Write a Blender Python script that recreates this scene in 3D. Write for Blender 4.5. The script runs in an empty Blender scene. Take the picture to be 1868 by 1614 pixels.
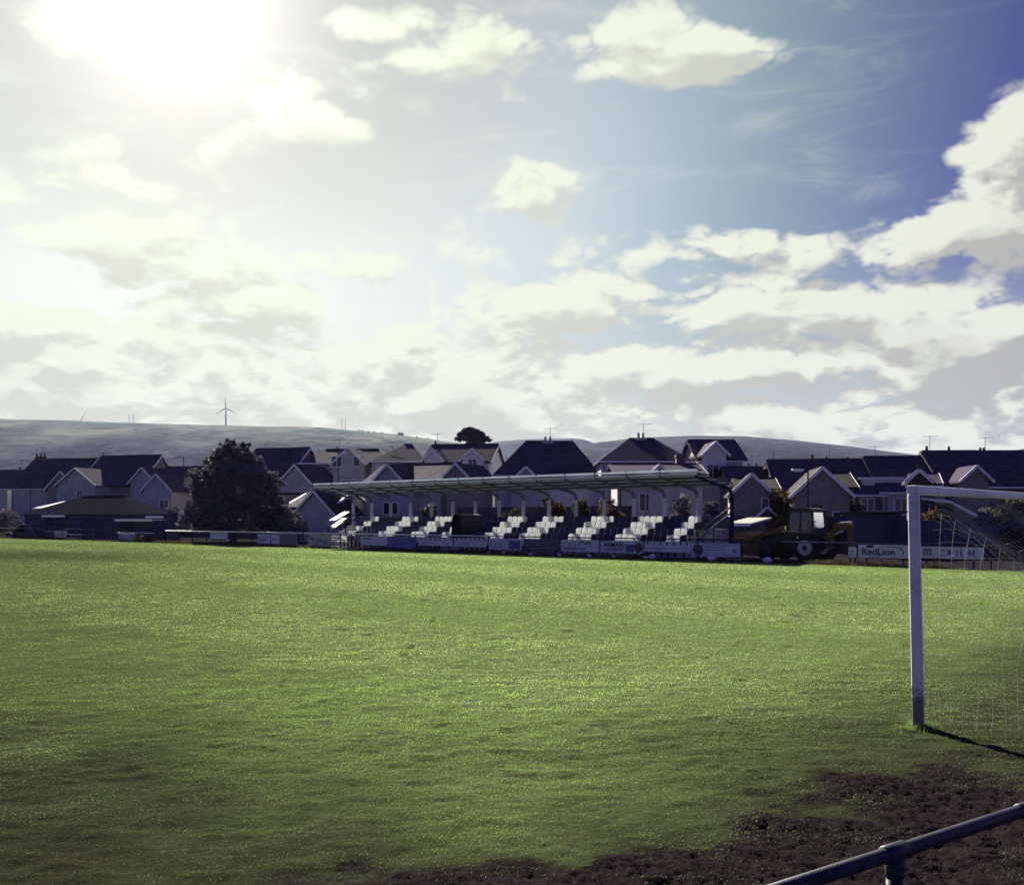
import bpy, math, random
import numpy as np
from mathutils import Vector, Matrix
random.seed(7)
scene = bpy.context.scene
COL = scene.collection
R = math.radians

# ------------------------------------------------------------------ camera
F, HC, PX0, PY0 = 1800.0, 2.1, 934.0, 945.0      # focal length in photo pixels, eye height, horizon
cam_data = bpy.data.cameras.new("camera")
cam = bpy.data.objects.new("camera", cam_data)
COL.objects.link(cam)
cam.location = (0, 0, HC)
cam.rotation_euler = (R(90), 0, 0)
cam_data.sensor_fit = 'HORIZONTAL'
cam_data.sensor_width = 36.0
cam_data.lens = 36.0 * F / 1868.0
cam_data.shift_y = (945.0 - 807.0) / 1868.0
cam_data.clip_start = 0.1
cam_data.clip_end = 30000
scene.camera = cam

# ------------------------------------------------------------------ light and sky
SUN_AZ, SUN_EL = R(-19.0), R(27.3)               # azimuth measured from +Y towards +X
HAZE_D = 0.000050
SDIR = Vector((math.sin(SUN_AZ) * math.cos(SUN_EL), math.cos(SUN_AZ) * math.cos(SUN_EL), math.sin(SUN_EL)))
sun_data = bpy.data.lights.new("sun", 'SUN')
sun_data.energy = 5.0
sun_data.angle = R(0.5)
sun_data.color = (1.0, 0.93, 0.78)
sun = bpy.data.objects.new("sun", sun_data)
COL.objects.link(sun)
sun.location = (-60, 200, 120)
sun.rotation_euler = SDIR.to_track_quat('Z', 'Y').to_euler()
scene.view_settings.view_transform = 'Standard'
scene.view_settings.look = 'None'
scene.view_settings.exposure = 1.7
scene.view_settings.gamma = 1.0
scene.view_settings.use_curve_mapping = False
scene.cycles.max_bounces = 8
scene.cycles.transparent_max_bounces = 8
scene.cycles.volume_bounces = 0
scene.cycles.use_denoising = True

world = bpy.data.worlds.new("World")
scene.world = world
world.use_nodes = True
world.cycles.sampling_method = 'MANUAL'
world.cycles.sample_map_resolution = 512

class NT:
    """short hand for building a node tree"""
    def __init__(self, tree):
        self.t = tree
        tree.nodes.clear()
    def n(self, kind, **kw):
        nd = self.t.nodes.new(kind)
        for k, v in kw.items():
            setattr(nd, k, v)
        return nd
    def put(self, sock, v):
        if isinstance(v, bpy.types.NodeSocket):
            self.t.links.new(v, sock)
        else:
            sock.default_value = v
    def m(self, op, a, b=None, c=None, clamp=False):
        nd = self.n('ShaderNodeMath', operation=op, use_clamp=clamp)
        self.put(nd.inputs[0], a)
        if b is not None: self.put(nd.inputs[1], b)
        if c is not None: self.put(nd.inputs[2], c)
        return nd.outputs[0]
    def vm(self, op, a, b=None, scale=None):
        nd = self.n('ShaderNodeVectorMath', operation=op)
        self.put(nd.inputs[0], a)
        if b is not None: self.put(nd.inputs[1], b)
        if scale is not None: self.put(nd.inputs['Scale'], scale)
        return nd.outputs['Value'] if op in ('DOT_PRODUCT', 'LENGTH', 'DISTANCE') else nd.outputs['Vector']
    def ss(self, v, lo, hi, a=0.0, b=1.0, smooth=True):
        nd = self.n('ShaderNodeMapRange', interpolation_type='SMOOTHSTEP' if smooth else 'LINEAR')
        self.put(nd.inputs[0], v)
        for i, x in enumerate((lo, hi, a, b)): nd.inputs[i + 1].default_value = x
        return nd.outputs[0]
    def noise(self, vec, scale, detail=4, rough=.55, dim='3D', dist=0.0):
        nd = self.n('ShaderNodeTexNoise', noise_dimensions=dim)
        if vec is not None: self.put(nd.inputs['Vector'], vec)
        nd.inputs['Scale'].default_value = scale
        nd.inputs['Detail'].default_value = detail
        nd.inputs['Roughness'].default_value = rough
        nd.inputs['Distortion'].default_value = dist
        return nd.outputs['Fac']
    def mix(self, f, a, b, blend='MIX'):
        nd = self.n('ShaderNodeMix', data_type='RGBA', blend_type=blend)
        self.put(nd.inputs[0], f)
        self.put(nd.inputs[6], a if isinstance(a, bpy.types.NodeSocket) else tuple(a) + (1,) * (4 - len(a)))
        self.put(nd.inputs[7], b if isinstance(b, bpy.types.NodeSocket) else tuple(b) + (1,) * (4 - len(b)))
        return nd.outputs[2]
    def ramp(self, f, stops):
        nd = self.n('ShaderNodeValToRGB'); nd.color_ramp.interpolation = 'B_SPLINE'
        self.put(nd.inputs[0], f)
        el = nd.color_ramp.elements
        while len(el) < len(stops): el.new(0.5)
        for e, (p, c) in zip(el, stops):
            e.position = p
            e.color = tuple(c) + (1,) * (4 - len(c)) if not isinstance(c, (int, float)) else (c, c, c, 1)
        return nd.outputs[0]

W = NT(world.node_tree)
gen = W.n('ShaderNodeTexCoord').outputs['Generated']

# clouds: soft masses placed by direction (degrees of azimuth and elevation), broken up by fractal noise
def azel(px, py):
    x, y, z = (px - PX0) / F, 1.0, (PY0 - py) / F
    return math.degrees(math.atan2(x, y)), math.degrees(math.atan2(z, math.hypot(x, y)))
MASSES = [  # photo px, py, half width, half height, strength
    (1815, 250, 85, 85, .60), (1855, 345, 130, 100, .60), (1760, 420, 160, 60, .34), (1640, 455, 90, 36, .30),
    (985, 335, 90, 66, .60), (925, 390, 130, 36, .22), (1155, 372, 60, 30, .15),
    (800, 70, 240, 66, .48), (1080, 92, 270, 62, .46), (1330, 108, 230, 44, .46), (1540, 118, 80, 24, .30), (1555, 12, 60, 18, .12),
    (880, 205, 200, 40, .28), (560, 190, 130, 70, .24), (640, 245, 70, 25, .20),
    (150, 385, 300, 90, .42), (380, 440, 200, 90, .30), (380, 520, 220, 90, .42), (60, 590, 140, 60, .32), (330, 260, 120, 40, .16),
    (520, 385, 70, 30, .18), (700, 480, 260, 36, .30), (1080, 445, 420, 36, .34), (1300, 470, 190, 60, .30),
    (1470, 510, 130, 66, .42), (1110, 535, 130, 55, .34), (1290, 550, 110, 45, .32), (900, 560, 130, 55, .28), (1630, 520, 70, 40, .2),
    (720, 640, 220, 80, .30), (1000, 660, 260, 80, .30), (1350, 650, 190, 60, .36), (1750, 580, 220, 70, .34), (1650, 660, 300, 50, .2),
    (300, 650, 320, 60, .22), (90, 690, 200, 60, .22),
    (1150, 610, 130, 22, -.25), (1600, 470, 70, 40, -.05), (620, 590, 60, 40, -.22), (100, 520, 120, 30, -.30), (330, 690, 90, 26, -.16),
    (1400, 330, 300, 90, -.30), (700, 350, 230, 90, -.20), (1600, 200, 260, 130, -.35), (1180, 250, 260, 70, -.42), (760, 310, 150, 60, -.25), (1230, 360, 110, 50, -.2), (640, 420, 90, 40, -.15), (1830, 60, 150, 80, -.70)]
SHIFT = (0.9, 1.6, 3.3)
PUFF0, PUFFK = 1.50, .36
K3 = 180.0 / math.pi
def cloud_density(d, detail):
    s = W.n('ShaderNodeSeparateXYZ'); W.put(s.inputs[0], d)
    az = W.m('MULTIPLY', W.m('ARCTAN2', s.outputs[0], s.outputs[1]), K3)
    el = W.m('MULTIPLY', W.m('ARCSINE', W.m('MINIMUM', W.m('MAXIMUM', s.outputs[2], -1.0), 1.0)), K3)
    c = W.n('ShaderNodeCombineXYZ'); W.put(c.inputs[0], az); W.put(c.inputs[1], el)
    p = c.outputs[0]
    tot = W.m('SUBTRACT', W.ss(el, 2.0, 16.0, .97, .18), W.ss(s.outputs[1], .45, -.1, 0.0, .75))
    for px, py, rx, ry, a in MASSES:
        ca, ce = azel(px, py)
        kx, ky = 1.45 * rx * K3 / F * .9, 1.45 * ry * K3 / F * .95
        q = W.vm('MULTIPLY', W.vm('SUBTRACT', p, (ca, ce, 0)), (1 / kx, 1 / ky, 0))
        tot = W.m('ADD', tot, W.ss(W.vm('LENGTH', q), 0.15, 1.1, a, 0.0))
    flat = W.vm('SCALE', W.vm('MULTIPLY', d, (1.0, 1.0, 1.45)), scale=W.m('DIVIDE', .78, W.m('ADD', W.m('MAXIMUM', s.outputs[2], 0.0), .45)))
    warp = W.n('ShaderNodeTexNoise'); W.put(warp.inputs['Vector'], flat); warp.inputs['Scale'].default_value = 7.0; warp.inputs['Detail'].default_value = 4
    flat2 = W.vm('ADD', W.vm('ADD', flat, SHIFT), W.vm('SCALE', W.vm('SUBTRACT', warp.outputs['Color'], (.5, .5, .5)), scale=.045))
    n1 = W.noise(flat, 4.6, detail, .62, dist=.2)
    puff = W.n('ShaderNodeTexNoise', noise_type='RIDGED_MULTIFRACTAL')      # inverted ridges: round heads of the cumulus
    W.put(puff.inputs['Vector'], flat2)
    for k_, v_ in (('Scale', 4.9), ('Detail', 4.0 if detail > 8 else 3.0), ('Roughness', .75), ('Lacunarity', 2.1), ('Offset', 1.0), ('Gain', 1.6)): puff.inputs[k_].default_value = v_
    n2 = W.noise(W.vm('ADD', flat, (3.1, 1.7, 5.2)), 20.0, detail, .64)
    tot = W.m('ADD', tot, W.m('MULTIPLY', W.m('SUBTRACT', n1, .5), 1.0))
    tot = W.m('ADD', tot, W.m('MULTIPLY', W.m('SUBTRACT', PUFF0, puff.outputs['Fac']), PUFFK))
    return W.m('ADD', tot, W.m('MULTIPLY', W.m('SUBTRACT', n2, .5), .62)), el
dens, elev = cloud_density(gen, 9)
toward = W.vm('NORMALIZE', W.vm('ADD', gen, tuple(Vector((SDIR.x, SDIR.y, SDIR.z)) * .026 + Vector((0, 0, .014)))))
dens2, _ = cloud_density(toward, 7)
sunang = W.m('MULTIPLY', W.m('ARCCOSINE', W.m('MINIMUM', W.vm('DOT_PRODUCT', gen, tuple(SDIR)), 1.0)), K3)

sky = W.n('ShaderNodeTexSky', sky_type='NISHITA')
sky.sun_disc = False
sky.sun_elevation = SUN_EL
sky.sun_rotation = SUN_AZ
sky.air_density = 1.0; sky.dust_density = 1.2; sky.ozone_density = 3.0
# the blue of this evening film look leans to violet away from the sun, to pale green-grey near it
tint = W.ramp(W.m('DIVIDE', sunang, 90.0), [(0.0, (.24, .24, .23)), (.10, (.29, .32, .29)), (.20, (.72, .77, .68)), (.28, (.95, .97, .82)), (.38, (.58, .63, .57)), (.45, (.30, .30, .54)), (.505, (.13, .075, .54)), (.8, (.27, .16, .78)), (1.0, (.27, .16, .84))])
tint = W.mix(W.m('MULTIPLY', W.ss(elev, 4.0, 19.0, .85, 0.0), W.ss(sunang, 60.0, 95.0, 1.0, 0.0)), tint, (.60, .64, .66))
skyc = W.mix(1.0, sky.outputs[0], tint, 'MULTIPLY')
skyc = W.vm('SCALE', skyc, scale=.05)
glare = W.m('ADD', W.m('MULTIPLY', W.m('POWER', W.ss(sunang, 0.0, 26.0, 1.0, 0.0, smooth=False), 5.2), 1.10), W.m('POWER', W.m('DIVIDE', 3.0, W.m('ADD', sunang, 2.0)), 2.0))
skyc = W.mix(W.m('MULTIPLY', W.ss(elev, 1.0, 17.0, .80, 0.0), W.ss(sunang, 60.0, 100.0, 1.0, .25)), skyc, W.mix(W.ss(sunang, 8.0, 55.0, 0.0, 1.0), (.40, .43, .37), (.28, .32, .285)))
glow = W.vm('SCALE', (1.0, 1.0, .94), scale=W.m('MULTIPLY', glare, .45))
# cloud light: bright where thin or where little cloud lies towards the sun, grey in the deep bellies
thick = W.m('ADD', W.m('MULTIPLY', dens, .45), W.m('MULTIPLY', dens2, .55))
lit = W.ss(W.m('SUBTRACT', dens, dens2), -.32, .30)
shade = W.m('ADD', W.ss(thick, .42, 1.25, 0.0, .75), W.m('MULTIPLY', W.m('SUBTRACT', .60, lit), 1.25), clamp=True)
nearsun = W.ss(sunang, 8.0, 60.0, 1.0, 0.0)
bright = W.mix(nearsun, (.43, .44, .37), (.485, .515, .41))
grey = W.mix(nearsun, (.215, .215, .20), (.385, .40, .325))
cloudc = W.mix(shade, bright, grey)
wisp = W.ss(W.noise(W.vm('MULTIPLY', gen, (2.6, 2.6, 13.0)), 2.2, 9, .68, dist=.6), .50, .80, 0.0, .55)
wisp = W.m('MULTIPLY', W.m('MULTIPLY', wisp, W.ss(elev, 7.0, 14.0)), W.ss(sunang, 46.0, 30.0))
cover = W.m('MAXIMUM', W.ss(dens, .32, .72, 0.0, .97), wisp)
final = W.vm('ADD', W.mix(cover, skyc, cloudc), glow)
bg = W.n('ShaderNodeBackground')
W.put(bg.inputs[0], final)
bg.inputs[1].default_value = .576
wo = W.n('ShaderNodeOutputWorld')
W.t.links.new(bg.outputs[0], wo.inputs[0])

# ------------------------------------------------------------------ helpers
U = Vector((.746, -.666, 0)); V = Vector((.666, .746, 0))       # along the touchline (to the right, nearer), away from the pitch
ANG = math.atan2(-.666, .746)
FA = Vector((10.93, 47.85, 0))                                  # a point of the touchline fence
def fp(a, v, z=0.0): return FA + U * a + V * v + Vector((0, 0, z))
def a_of(px, v=0.0):                                            # distance along the fence line where it crosses a sight line
    q = (px - PX0) / F
    o = FA + V * v
    return (q * o.y - o.x) / (.746 + .666 * q)
def gx(px, Y): return (px - PX0) / F * Y
def gz(py, Y): return HC + (PY0 - py) / F * Y

class MB:
    """collects polygons of one mesh object"""
    def __init__(s): s.v = []; s.f = []; s.m = []
    def poly(s, pts, faces, mi=0):
        b = len(s.v); s.v += [tuple(p) for p in pts]
        for f in faces: s.f.append([b + i for i in f]); s.m.append(mi)
    def box(s, x0, x1, y0, y1, z0, z1, mi=0, M=None):
        p = [Vector((x, y, z)) for z in (z0, z1) for y in (y0, y1) for x in (x0, x1)]
        if M is not None: p = [M @ q for q in p]
        s.poly(p, [(0, 2, 3, 1), (4, 5, 7, 6), (0, 1, 5, 4), (2, 6, 7, 3), (0, 4, 6, 2), (1, 3, 7, 5)], mi)
    def beam(s, p, q, w, h, mi=0, up=Vector((0, 0, 1))):        # rectangular bar from p to q
        p, q = Vector(p), Vector(q); d = (q - p); L = d.length; d.normalize()
        side = d.cross(up)
        if side.length < 1e-4: side = d.cross(Vector((0, 1, 0)))
        side.normalize(); top = side.cross(d)
        P = [p + side * (w / 2 * a) + top * (h / 2 * b) + d * c for c in (0, L) for b in (-1, 1) for a in (-1, 1)]
        s.poly(P, [(0, 1, 3, 2), (4, 6, 7, 5), (0, 4, 5, 1), (2, 3, 7, 6), (0, 2, 6, 4), (1, 5, 7, 3)], mi)
    def tube(s, pts, r, n=8, mi=0, cap=True):
        pts = [Vector(p) for p in pts]; rings = []
        rr = r if isinstance(r, (list, tuple)) else [r] * len(pts)
        for i, p in enumerate(pts):
            d = (pts[min(i + 1, len(pts) - 1)] - pts[max(i - 1, 0)]).normalized()
            a = d.cross(Vector((0, 0, 1)))
            if a.length < 1e-3: a = d.cross(Vector((0, 1, 0)))
            a.normalize(); b = a.cross(d)
            rings.append([p + (a * math.cos(t) + b * math.sin(t)) * rr[i] for t in (2 * math.pi * k / n for k in range(n))])
        fs = []
        for i in range(len(pts) - 1):
            for k in range(n):
                k2 = (k + 1) % n
                fs.append((i * n + k, i * n + k2, (i + 1) * n + k2, (i + 1) * n + k))
        if cap: fs += [tuple(range(n))[::-1], tuple((len(pts) - 1) * n + k for k in range(n))]
        s.poly([p for r_ in rings for p in r_], fs, mi)
    def prism(s, prof, axis, t0, t1, mi=0):                     # profile (2D) extruded along x or y
        n = len(prof)
        if axis == 'x': P = [(t0, a, b) for a, b in prof] + [(t1, a, b) for a, b in prof]
        else: P = [(a, t0, b) for a, b in prof] + [(a, t1, b) for a, b in prof]
        s.poly(P, [tuple(range(n))[::-1], tuple(range(n, 2 * n))] + [(i, (i + 1) % n, n + (i + 1) % n, n + i) for i in range(n)], mi)
    def disc(s, c, r, t, axis='x', n=20, mi=0, r_in=0.0):       # short cylinder
        c = Vector(c); ax = {'x': Vector((1, 0, 0)), 'y': Vector((0, 1, 0)), 'z': Vector((0, 0, 1))}[axis]
        s.tube([c - ax * t / 2, c - ax * t * .35, c + ax * t * .35, c + ax * t / 2], [r * .93, r, r, r * .93], n, mi)
    def build(s, name, mats, parent=None, smooth=False, loc=None, rotz=0.0, bevel=0.0):
        me = bpy.data.meshes.new(name)
        me.from_pydata(s.v, [], s.f)
        if not isinstance(mats, (list, tuple)): mats = [mats]
        for m_ in mats: me.materials.append(m_)
        if len(mats) > 1: me.polygons.foreach_set('material_index', s.m)
        bm_fix(me)
        if smooth: me.polygons.foreach_set('use_smooth', [True] * len(me.polygons))
        o = bpy.data.objects.new(name, me); COL.objects.link(o)
        if parent is not None: o.parent = parent
        if loc is not None: o.location = loc
        o.rotation_euler = (0, 0, rotz)
        if bevel:
            bv = o.modifiers.new('bevel', 'BEVEL'); bv.width = bevel; bv.segments = 2; bv.limit_method = 'ANGLE'
        return o
import bmesh
def bm_fix(me):
    bm = bmesh.new(); bm.from_mesh(me)
    bmesh.ops.recalc_face_normals(bm, faces=bm.faces)
    bm.to_mesh(me); bm.free()
def thing(name, label, cat, loc=(0, 0, 0), rotz=0.0, group=None):
    o = bpy.data.objects.new(name, None); COL.objects.link(o)
    o.empty_display_size = .3
    o.location = loc; o.rotation_euler = (0, 0, rotz)
    return tag(o, label, cat, group)
def tag(o, label, cat, group=None):
    o['label'] = label; o['category'] = cat; o['kind'] = 'thing'
    if group: o['group'] = group
    return o
def npmesh(name, verts, tris=None, loops=None, counts=None, mat=None, attrs=None, smooth=False):
    """mesh straight from arrays; loops = flat vertex indices, counts = corners per face"""
    me = bpy.data.meshes.new(name)
    if tris is not None: loops = tris.ravel(); counts = np.full(len(tris), tris.shape[1])
    me.vertices.add(len(verts)); me.vertices.foreach_set('co', np.ascontiguousarray(verts, dtype=np.float32).ravel())
    me.loops.add(len(loops)); me.loops.foreach_set('vertex_index', np.ascontiguousarray(loops, dtype=np.int32))
    me.polygons.add(len(counts))
    st = np.zeros(len(counts), dtype=np.int32); st[1:] = np.cumsum(counts)[:-1]
    me.polygons.foreach_set('loop_start', st)
    if smooth: me.polygons.foreach_set('use_smooth', np.ones(len(counts), dtype=bool))
    me.update(calc_edges=True)
    for k, arr in (attrs or {}).items():
        at = me.attributes.new(k, 'FLOAT', 'POINT'); at.data.foreach_set('value', np.ascontiguousarray(arr, dtype=np.float32))
    if mat: me.materials.append(mat)
    o = bpy.data.objects.new(name, me); COL.objects.link(o)
    return o

rng = np.random.default_rng(11)
_tab = rng.random((256, 256))
def vnoise(x, y):
    xi = np.floor(x).astype(int); yi = np.floor(y).astype(int)
    fx = x - xi; fy = y - yi
    fx = fx * fx * (3 - 2 * fx); fy = fy * fy * (3 - 2 * fy)
    a = _tab[xi & 255, yi & 255]; b = _tab[(xi + 1) & 255, yi & 255]
    c = _tab[xi & 255, (yi + 1) & 255]; d = _tab[(xi + 1) & 255, (yi + 1) & 255]
    return (a * (1 - fx) + b * fx) * (1 - fy) + (c * (1 - fx) + d * fx) * fy
def fbm(x, y, oct=4, gain=.5):
    s = 0; amp = 1; tot = 0
    for i in range(oct):
        s = s + amp * vnoise(x * 2 ** i + 17.3 * i, y * 2 ** i + 9.1 * i); tot += amp; amp *= gain
    return s / tot
def sstep(x, a, b):
    t = np.clip((x - a) / (b - a), 0, 1); return t * t * (3 - 2 * t)

# ------------------------------------------------------------------ materials
def mat(name, col, rough=.6, var=.25, scale=3.0, bump=0.0, bscale=40.0, metal=0.0, spec=.3, trans=0.0, dirt=None, lines=None, splash=None):
    m_ = bpy.data.materials.new(name); m_.use_nodes = True
    T = NT(m_.node_tree)
    out = T.n('ShaderNodeOutputMaterial'); P = T.n('ShaderNodeBsdfPrincipled')
    oc = T.n('ShaderNodeTexCoord').outputs['Object']
    n = T.noise(oc, scale, 6, .6)
    c = tuple(col)
    base = T.mix(T.ss(n, .25, .75), tuple(x * (1 - var) for x in c), tuple(min(1, x * (1 + var)) for x in c))
    if dirt:
        n2 = T.noise(T.vm('MULTIPLY', oc, (1, 1, .35)), scale * 2.3, 5, .65)
        base = T.mix(T.ss(n2, .5, .72, 0, .75), base, dirt)
    if splash:                                                  # mud thrown up round the foot
        sz = T.n('ShaderNodeSeparateXYZ'); T.put(sz.inputs[0], oc)
        amt = T.m('ADD', T.ss(sz.outputs[2], .02, .75, .42, -.30), T.m('MULTIPLY', T.m('SUBTRACT', T.noise(oc, 26.0, 5, .7), .5), 1.3))
        base = T.mix(T.ss(amt, .02, .22, 0, .85), base, splash)
        n4 = T.noise(T.vm('MULTIPLY', oc, (1, 1, .25)), 38.0, 3, .6)
        base = T.mix(T.ss(n4, .66, .72, 0, .6), base, (.30, .30, .33))
    height = None
    if lines:                                                   # courses: (axis vector, spacing, darkening)
        ax, sp, dk = lines
        w = T.m('FRACT', T.m('MULTIPLY', T.vm('DOT_PRODUCT', oc, ax), 1.0 / sp))
        edge = T.ss(w, 0.0, .16, 1.0, 0.0)
        base = T.mix(T.m('MULTIPLY', edge, dk), base, (0.01, 0.01, 0.012))
        height = w
    T.put(P.inputs['Base Color'], base)
    T.put(P.inputs['Roughness'], T.ss(n, .2, .8, rough * .85, min(1, rough * 1.15)))
    P.inputs['Metallic'].default_value = metal
    P.inputs['Specular IOR Level'].default_value = spec
    if bump:
        bn = T.n('ShaderNodeBump'); bn.inputs['Strength'].default_value = bump; bn.inputs['Distance'].default_value = .02
        h = T.noise(oc, bscale, 4, .6)
        T.put(bn.inputs['Height'], h if height is None else T.m('ADD', h, height)); T.t.links.new(bn.outputs[0], P.inputs['Normal'])
    surf = P.outputs[0]
    if trans:
        tr = T.n('ShaderNodeBsdfTranslucent'); T.put(tr.inputs[0], base)
        mx = T.n('ShaderNodeMixShader'); mx.inputs[0].default_value = trans
        T.t.links.new(surf, mx.inputs[1]); T.t.links.new(tr.outputs[0], mx.inputs[2]); surf = mx.outputs[0]
    T.t.links.new(surf, out.inputs[0])
    return m_
def glass(name, col=(.02, .025, .035), rough=.08):
    m_ = bpy.data.materials.new(name); m_.use_nodes = True
    T = NT(m_.node_tree); out = T.n('ShaderNodeOutputMaterial'); P = T.n('ShaderNodeBsdfPrincipled')
    oc = T.n('ShaderNodeTexCoord').outputs['Object']
    T.put(P.inputs['Base Color'], T.mix(T.noise(oc, 1.3, 2), tuple(c * .6 for c in col), tuple(c * 1.5 for c in col)))
    P.inputs['Roughness'].default_value = rough; P.inputs['Specular IOR Level'].default_value = .6
    T.t.links.new(P.outputs[0], out.inputs[0])
    return m_
def foliage(name, dark, light, trans=.35, scale=.8):
    m_ = bpy.data.materials.new(name); m_.use_nodes = True
    T = NT(m_.node_tree); out = T.n('ShaderNodeOutputMaterial'); P = T.n('ShaderNodeBsdfPrincipled')
    at = T.n('ShaderNodeAttribute', attribute_name='tint').outputs['Fac']
    oc = T.n('ShaderNodeTexCoord').outputs['Object']
    f = T.m('ADD', T.m('MULTIPLY', at, .6), T.m('MULTIPLY', T.noise(oc, scale, 3), .4))
    c = T.mix(T.ss(f, .2, .8), dark, light)
    T.put(P.inputs['Base Color'], c); P.inputs['Roughness'].default_value = .7; P.inputs['Specular IOR Level'].default_value = .05
    tr = T.n('ShaderNodeBsdfTranslucent'); T.put(tr.inputs[0], c)
    mx = T.n('ShaderNodeMixShader'); mx.inputs[0].default_value = trans
    T.t.links.new(P.outputs[0], mx.inputs[1]); T.t.links.new(tr.outputs[0], mx.inputs[2]); T.t.links.new(mx.outputs[0], out.inputs[0])
    return m_
WHITE = mat('white_paint', (.80, .80, .80), .45, .06, 2.0, dirt=(.55, .53, .50))
WHITE_RAIL = mat('white_rail_paint', (.82, .82, .80), .35, .08, 1.5, dirt=(.5, .48, .45))
GOAL = mat('goal_paint', (.76, .76, .78), .42, .10, 3.0, .10, 60, dirt=(.50, .48, .50), splash=(.10, .075, .06))
NAVY = mat('navy_paint', (.028, .027, .062), .85, .2, 2.0, .05, 30, spec=.0)
NAVYSHEET = mat('navy_sheet', (.05, .052, .12), .7, .15, 1.2, lines=((1, 0, 0), .30, .5))
ROOFSHEET = mat('roof_sheet', (.035, .035, .065), .5, .2, .8, lines=((1, 0, 0), .25, .4))
CONCRETE = mat('concrete', (.34, .34, .33), .85, .25, 2.0, .3, 30, dirt=(.16, .15, .14))
DARKSTEEL = mat('dark_steel', (.035, .035, .06), .35, .2, 4.0, .08, 90, metal=.4, spec=.5)
TUBE = mat('galvanised_tube', (.022, .021, .046), .5, .35, 6.0, .14, 120, metal=0.0, spec=.22, dirt=(.05, .04, .045))
SEATW = mat('white_plastic', (.86, .88, .87), .35, .06, 5.0, trans=.5)
SEATB = mat('navy_plastic', (.02, .022, .07), .35, .2, 5.0, trans=.15)
SLATE = mat('slate', (.060, .046, .088), .97, .3, 1.6, .35, 9, lines=((0, 0, 1), .16, .6), spec=.03)
SLATE_BROWN = mat('brown_tile', (.030, .024, .034), .97, .3, 1.4, .35, 9, lines=((0, 0, 1), .2, .6), spec=.05)
RENDER_CREAM = mat('cream_render', (.56, .53, .47), .9, .14, 1.0, .2, 60, dirt=(.40, .37, .33))
RENDER_GREY = mat('grey_render', (.42, .42, .43), .9, .16, 1.0, .25, 60, dirt=(.30, .30, .30))
RENDER_WHITE = mat('white_render', (.66, .66, .65), .85, .10, 1.0, .15, 60, dirt=(.50, .48, .46))
PEBBLE = mat('pebbledash', (.27, .235, .20), .95, .25, 6.0, .6, 70, dirt=(.24, .20, .16))
BRICK = mat('brick', (.13, .085, .08), .9, .25, 9.0, .3, 50, lines=((0, 0, 1), .075, .25))
TIMBER = mat('dark_timber', (.085, .068, .08), .9, .35, 2.0, .3, 30, lines=((1, 0, 0), .16, .6))
TIMBER_BLUE = mat('blue_timber', (.06, .062, .125), .85, .25, 2.0, .2, 30, lines=((1, 0, 0), .18, .5))
CLAD = mat('white_cladding', (.70, .70, .70), .6, .07, 2.0, lines=((1, 0, 0), .2, .25))
FELT = mat('roof_felt', (.022, .021, .034), .95, .3, 2.0, .3, 40, spec=.0)
PANE = glass('window_glass')
YELLOW = mat('yellow_paint', (.20, .12, .025), .45, .2, 3.0, .1, 50, dirt=(.14, .10, .05))
RUBBER = mat('rubber', (.02, .02, .02), .8, .2, 8.0, .3, 60)
BLACK = mat('black_trim', (.02, .02, .022), .5, .2, 4.0)
ROOFLIGHT = mat('translucent_sheet', (.60, .64, .70), .5, .08, 2.0, trans=.5)
STEEL = mat('stand_steel', (.42, .44, .52), .5, .15, 2.0, dirt=(.3, .29, .3))
RAFTER = mat('rafter_paint', (.11, .11, .17), .6, .15, 2.0)
PURLIN = mat('purlin_paint', (.55, .60, .86), .6, .1, 2.0)
CREAM = mat('cream_panel', (.50, .48, .41), .6, .12, 2.0, dirt=(.38, .36, .32))
DIMYELLOW = mat('dull_yellow', (.15, .095, .022), .6, .25, 3.0, .1, 50, dirt=(.07, .05, .03))
BARK = mat('bark', (.07, .05, .04), .9, .35, 6.0, .6, 30)
def board_paint(name, col, dirt=None): return mat(name, col, .4, .10, 1.5, dirt=dirt)

# ------------------------------------------------------------------ the ground
GP = Vector((4.10, 9.95, 0))                                    # foot of the near goalpost
def line_d(x, y, p, n): return (x - p[0]) * n.x + (y - p[1]) * n.y
def wear_vignette_masks(x, y):
    """mud 0..1 (bare churned earth) and worn 0..1 (thin browned turf and painted vignette) at world points"""
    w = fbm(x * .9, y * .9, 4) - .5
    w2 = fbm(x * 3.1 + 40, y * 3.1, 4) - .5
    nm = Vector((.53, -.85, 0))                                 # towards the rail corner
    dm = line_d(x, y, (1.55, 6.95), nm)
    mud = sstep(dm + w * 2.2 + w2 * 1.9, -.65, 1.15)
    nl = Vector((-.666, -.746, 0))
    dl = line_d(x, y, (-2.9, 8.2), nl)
    vignette_l = sstep(dl + w * 2.6 + w2 * .8, -3.8, 2.0)  # vignette darkening of the near left, painted into the turf
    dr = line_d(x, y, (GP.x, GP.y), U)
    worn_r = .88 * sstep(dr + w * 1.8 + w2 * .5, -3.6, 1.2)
    far_l = .50 * sstep(-x / np.maximum(y, 1) + (w + w2) * .25, .08, .50) + .35 * np.exp(-((y - 55) / 9.0) ** 2) * sstep(-x / np.maximum(y, 1), .22, .46)  # left side of the pitch darkened to imitate the vignette
    worn = np.maximum(np.maximum(vignette_l * .95, worn_r), np.maximum(far_l, mud))  # real wear and mud joined with the painted vignette
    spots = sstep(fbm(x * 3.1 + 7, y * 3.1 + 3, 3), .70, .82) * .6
    return mud, np.clip(np.maximum(worn, spots), 0, 1)
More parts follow.
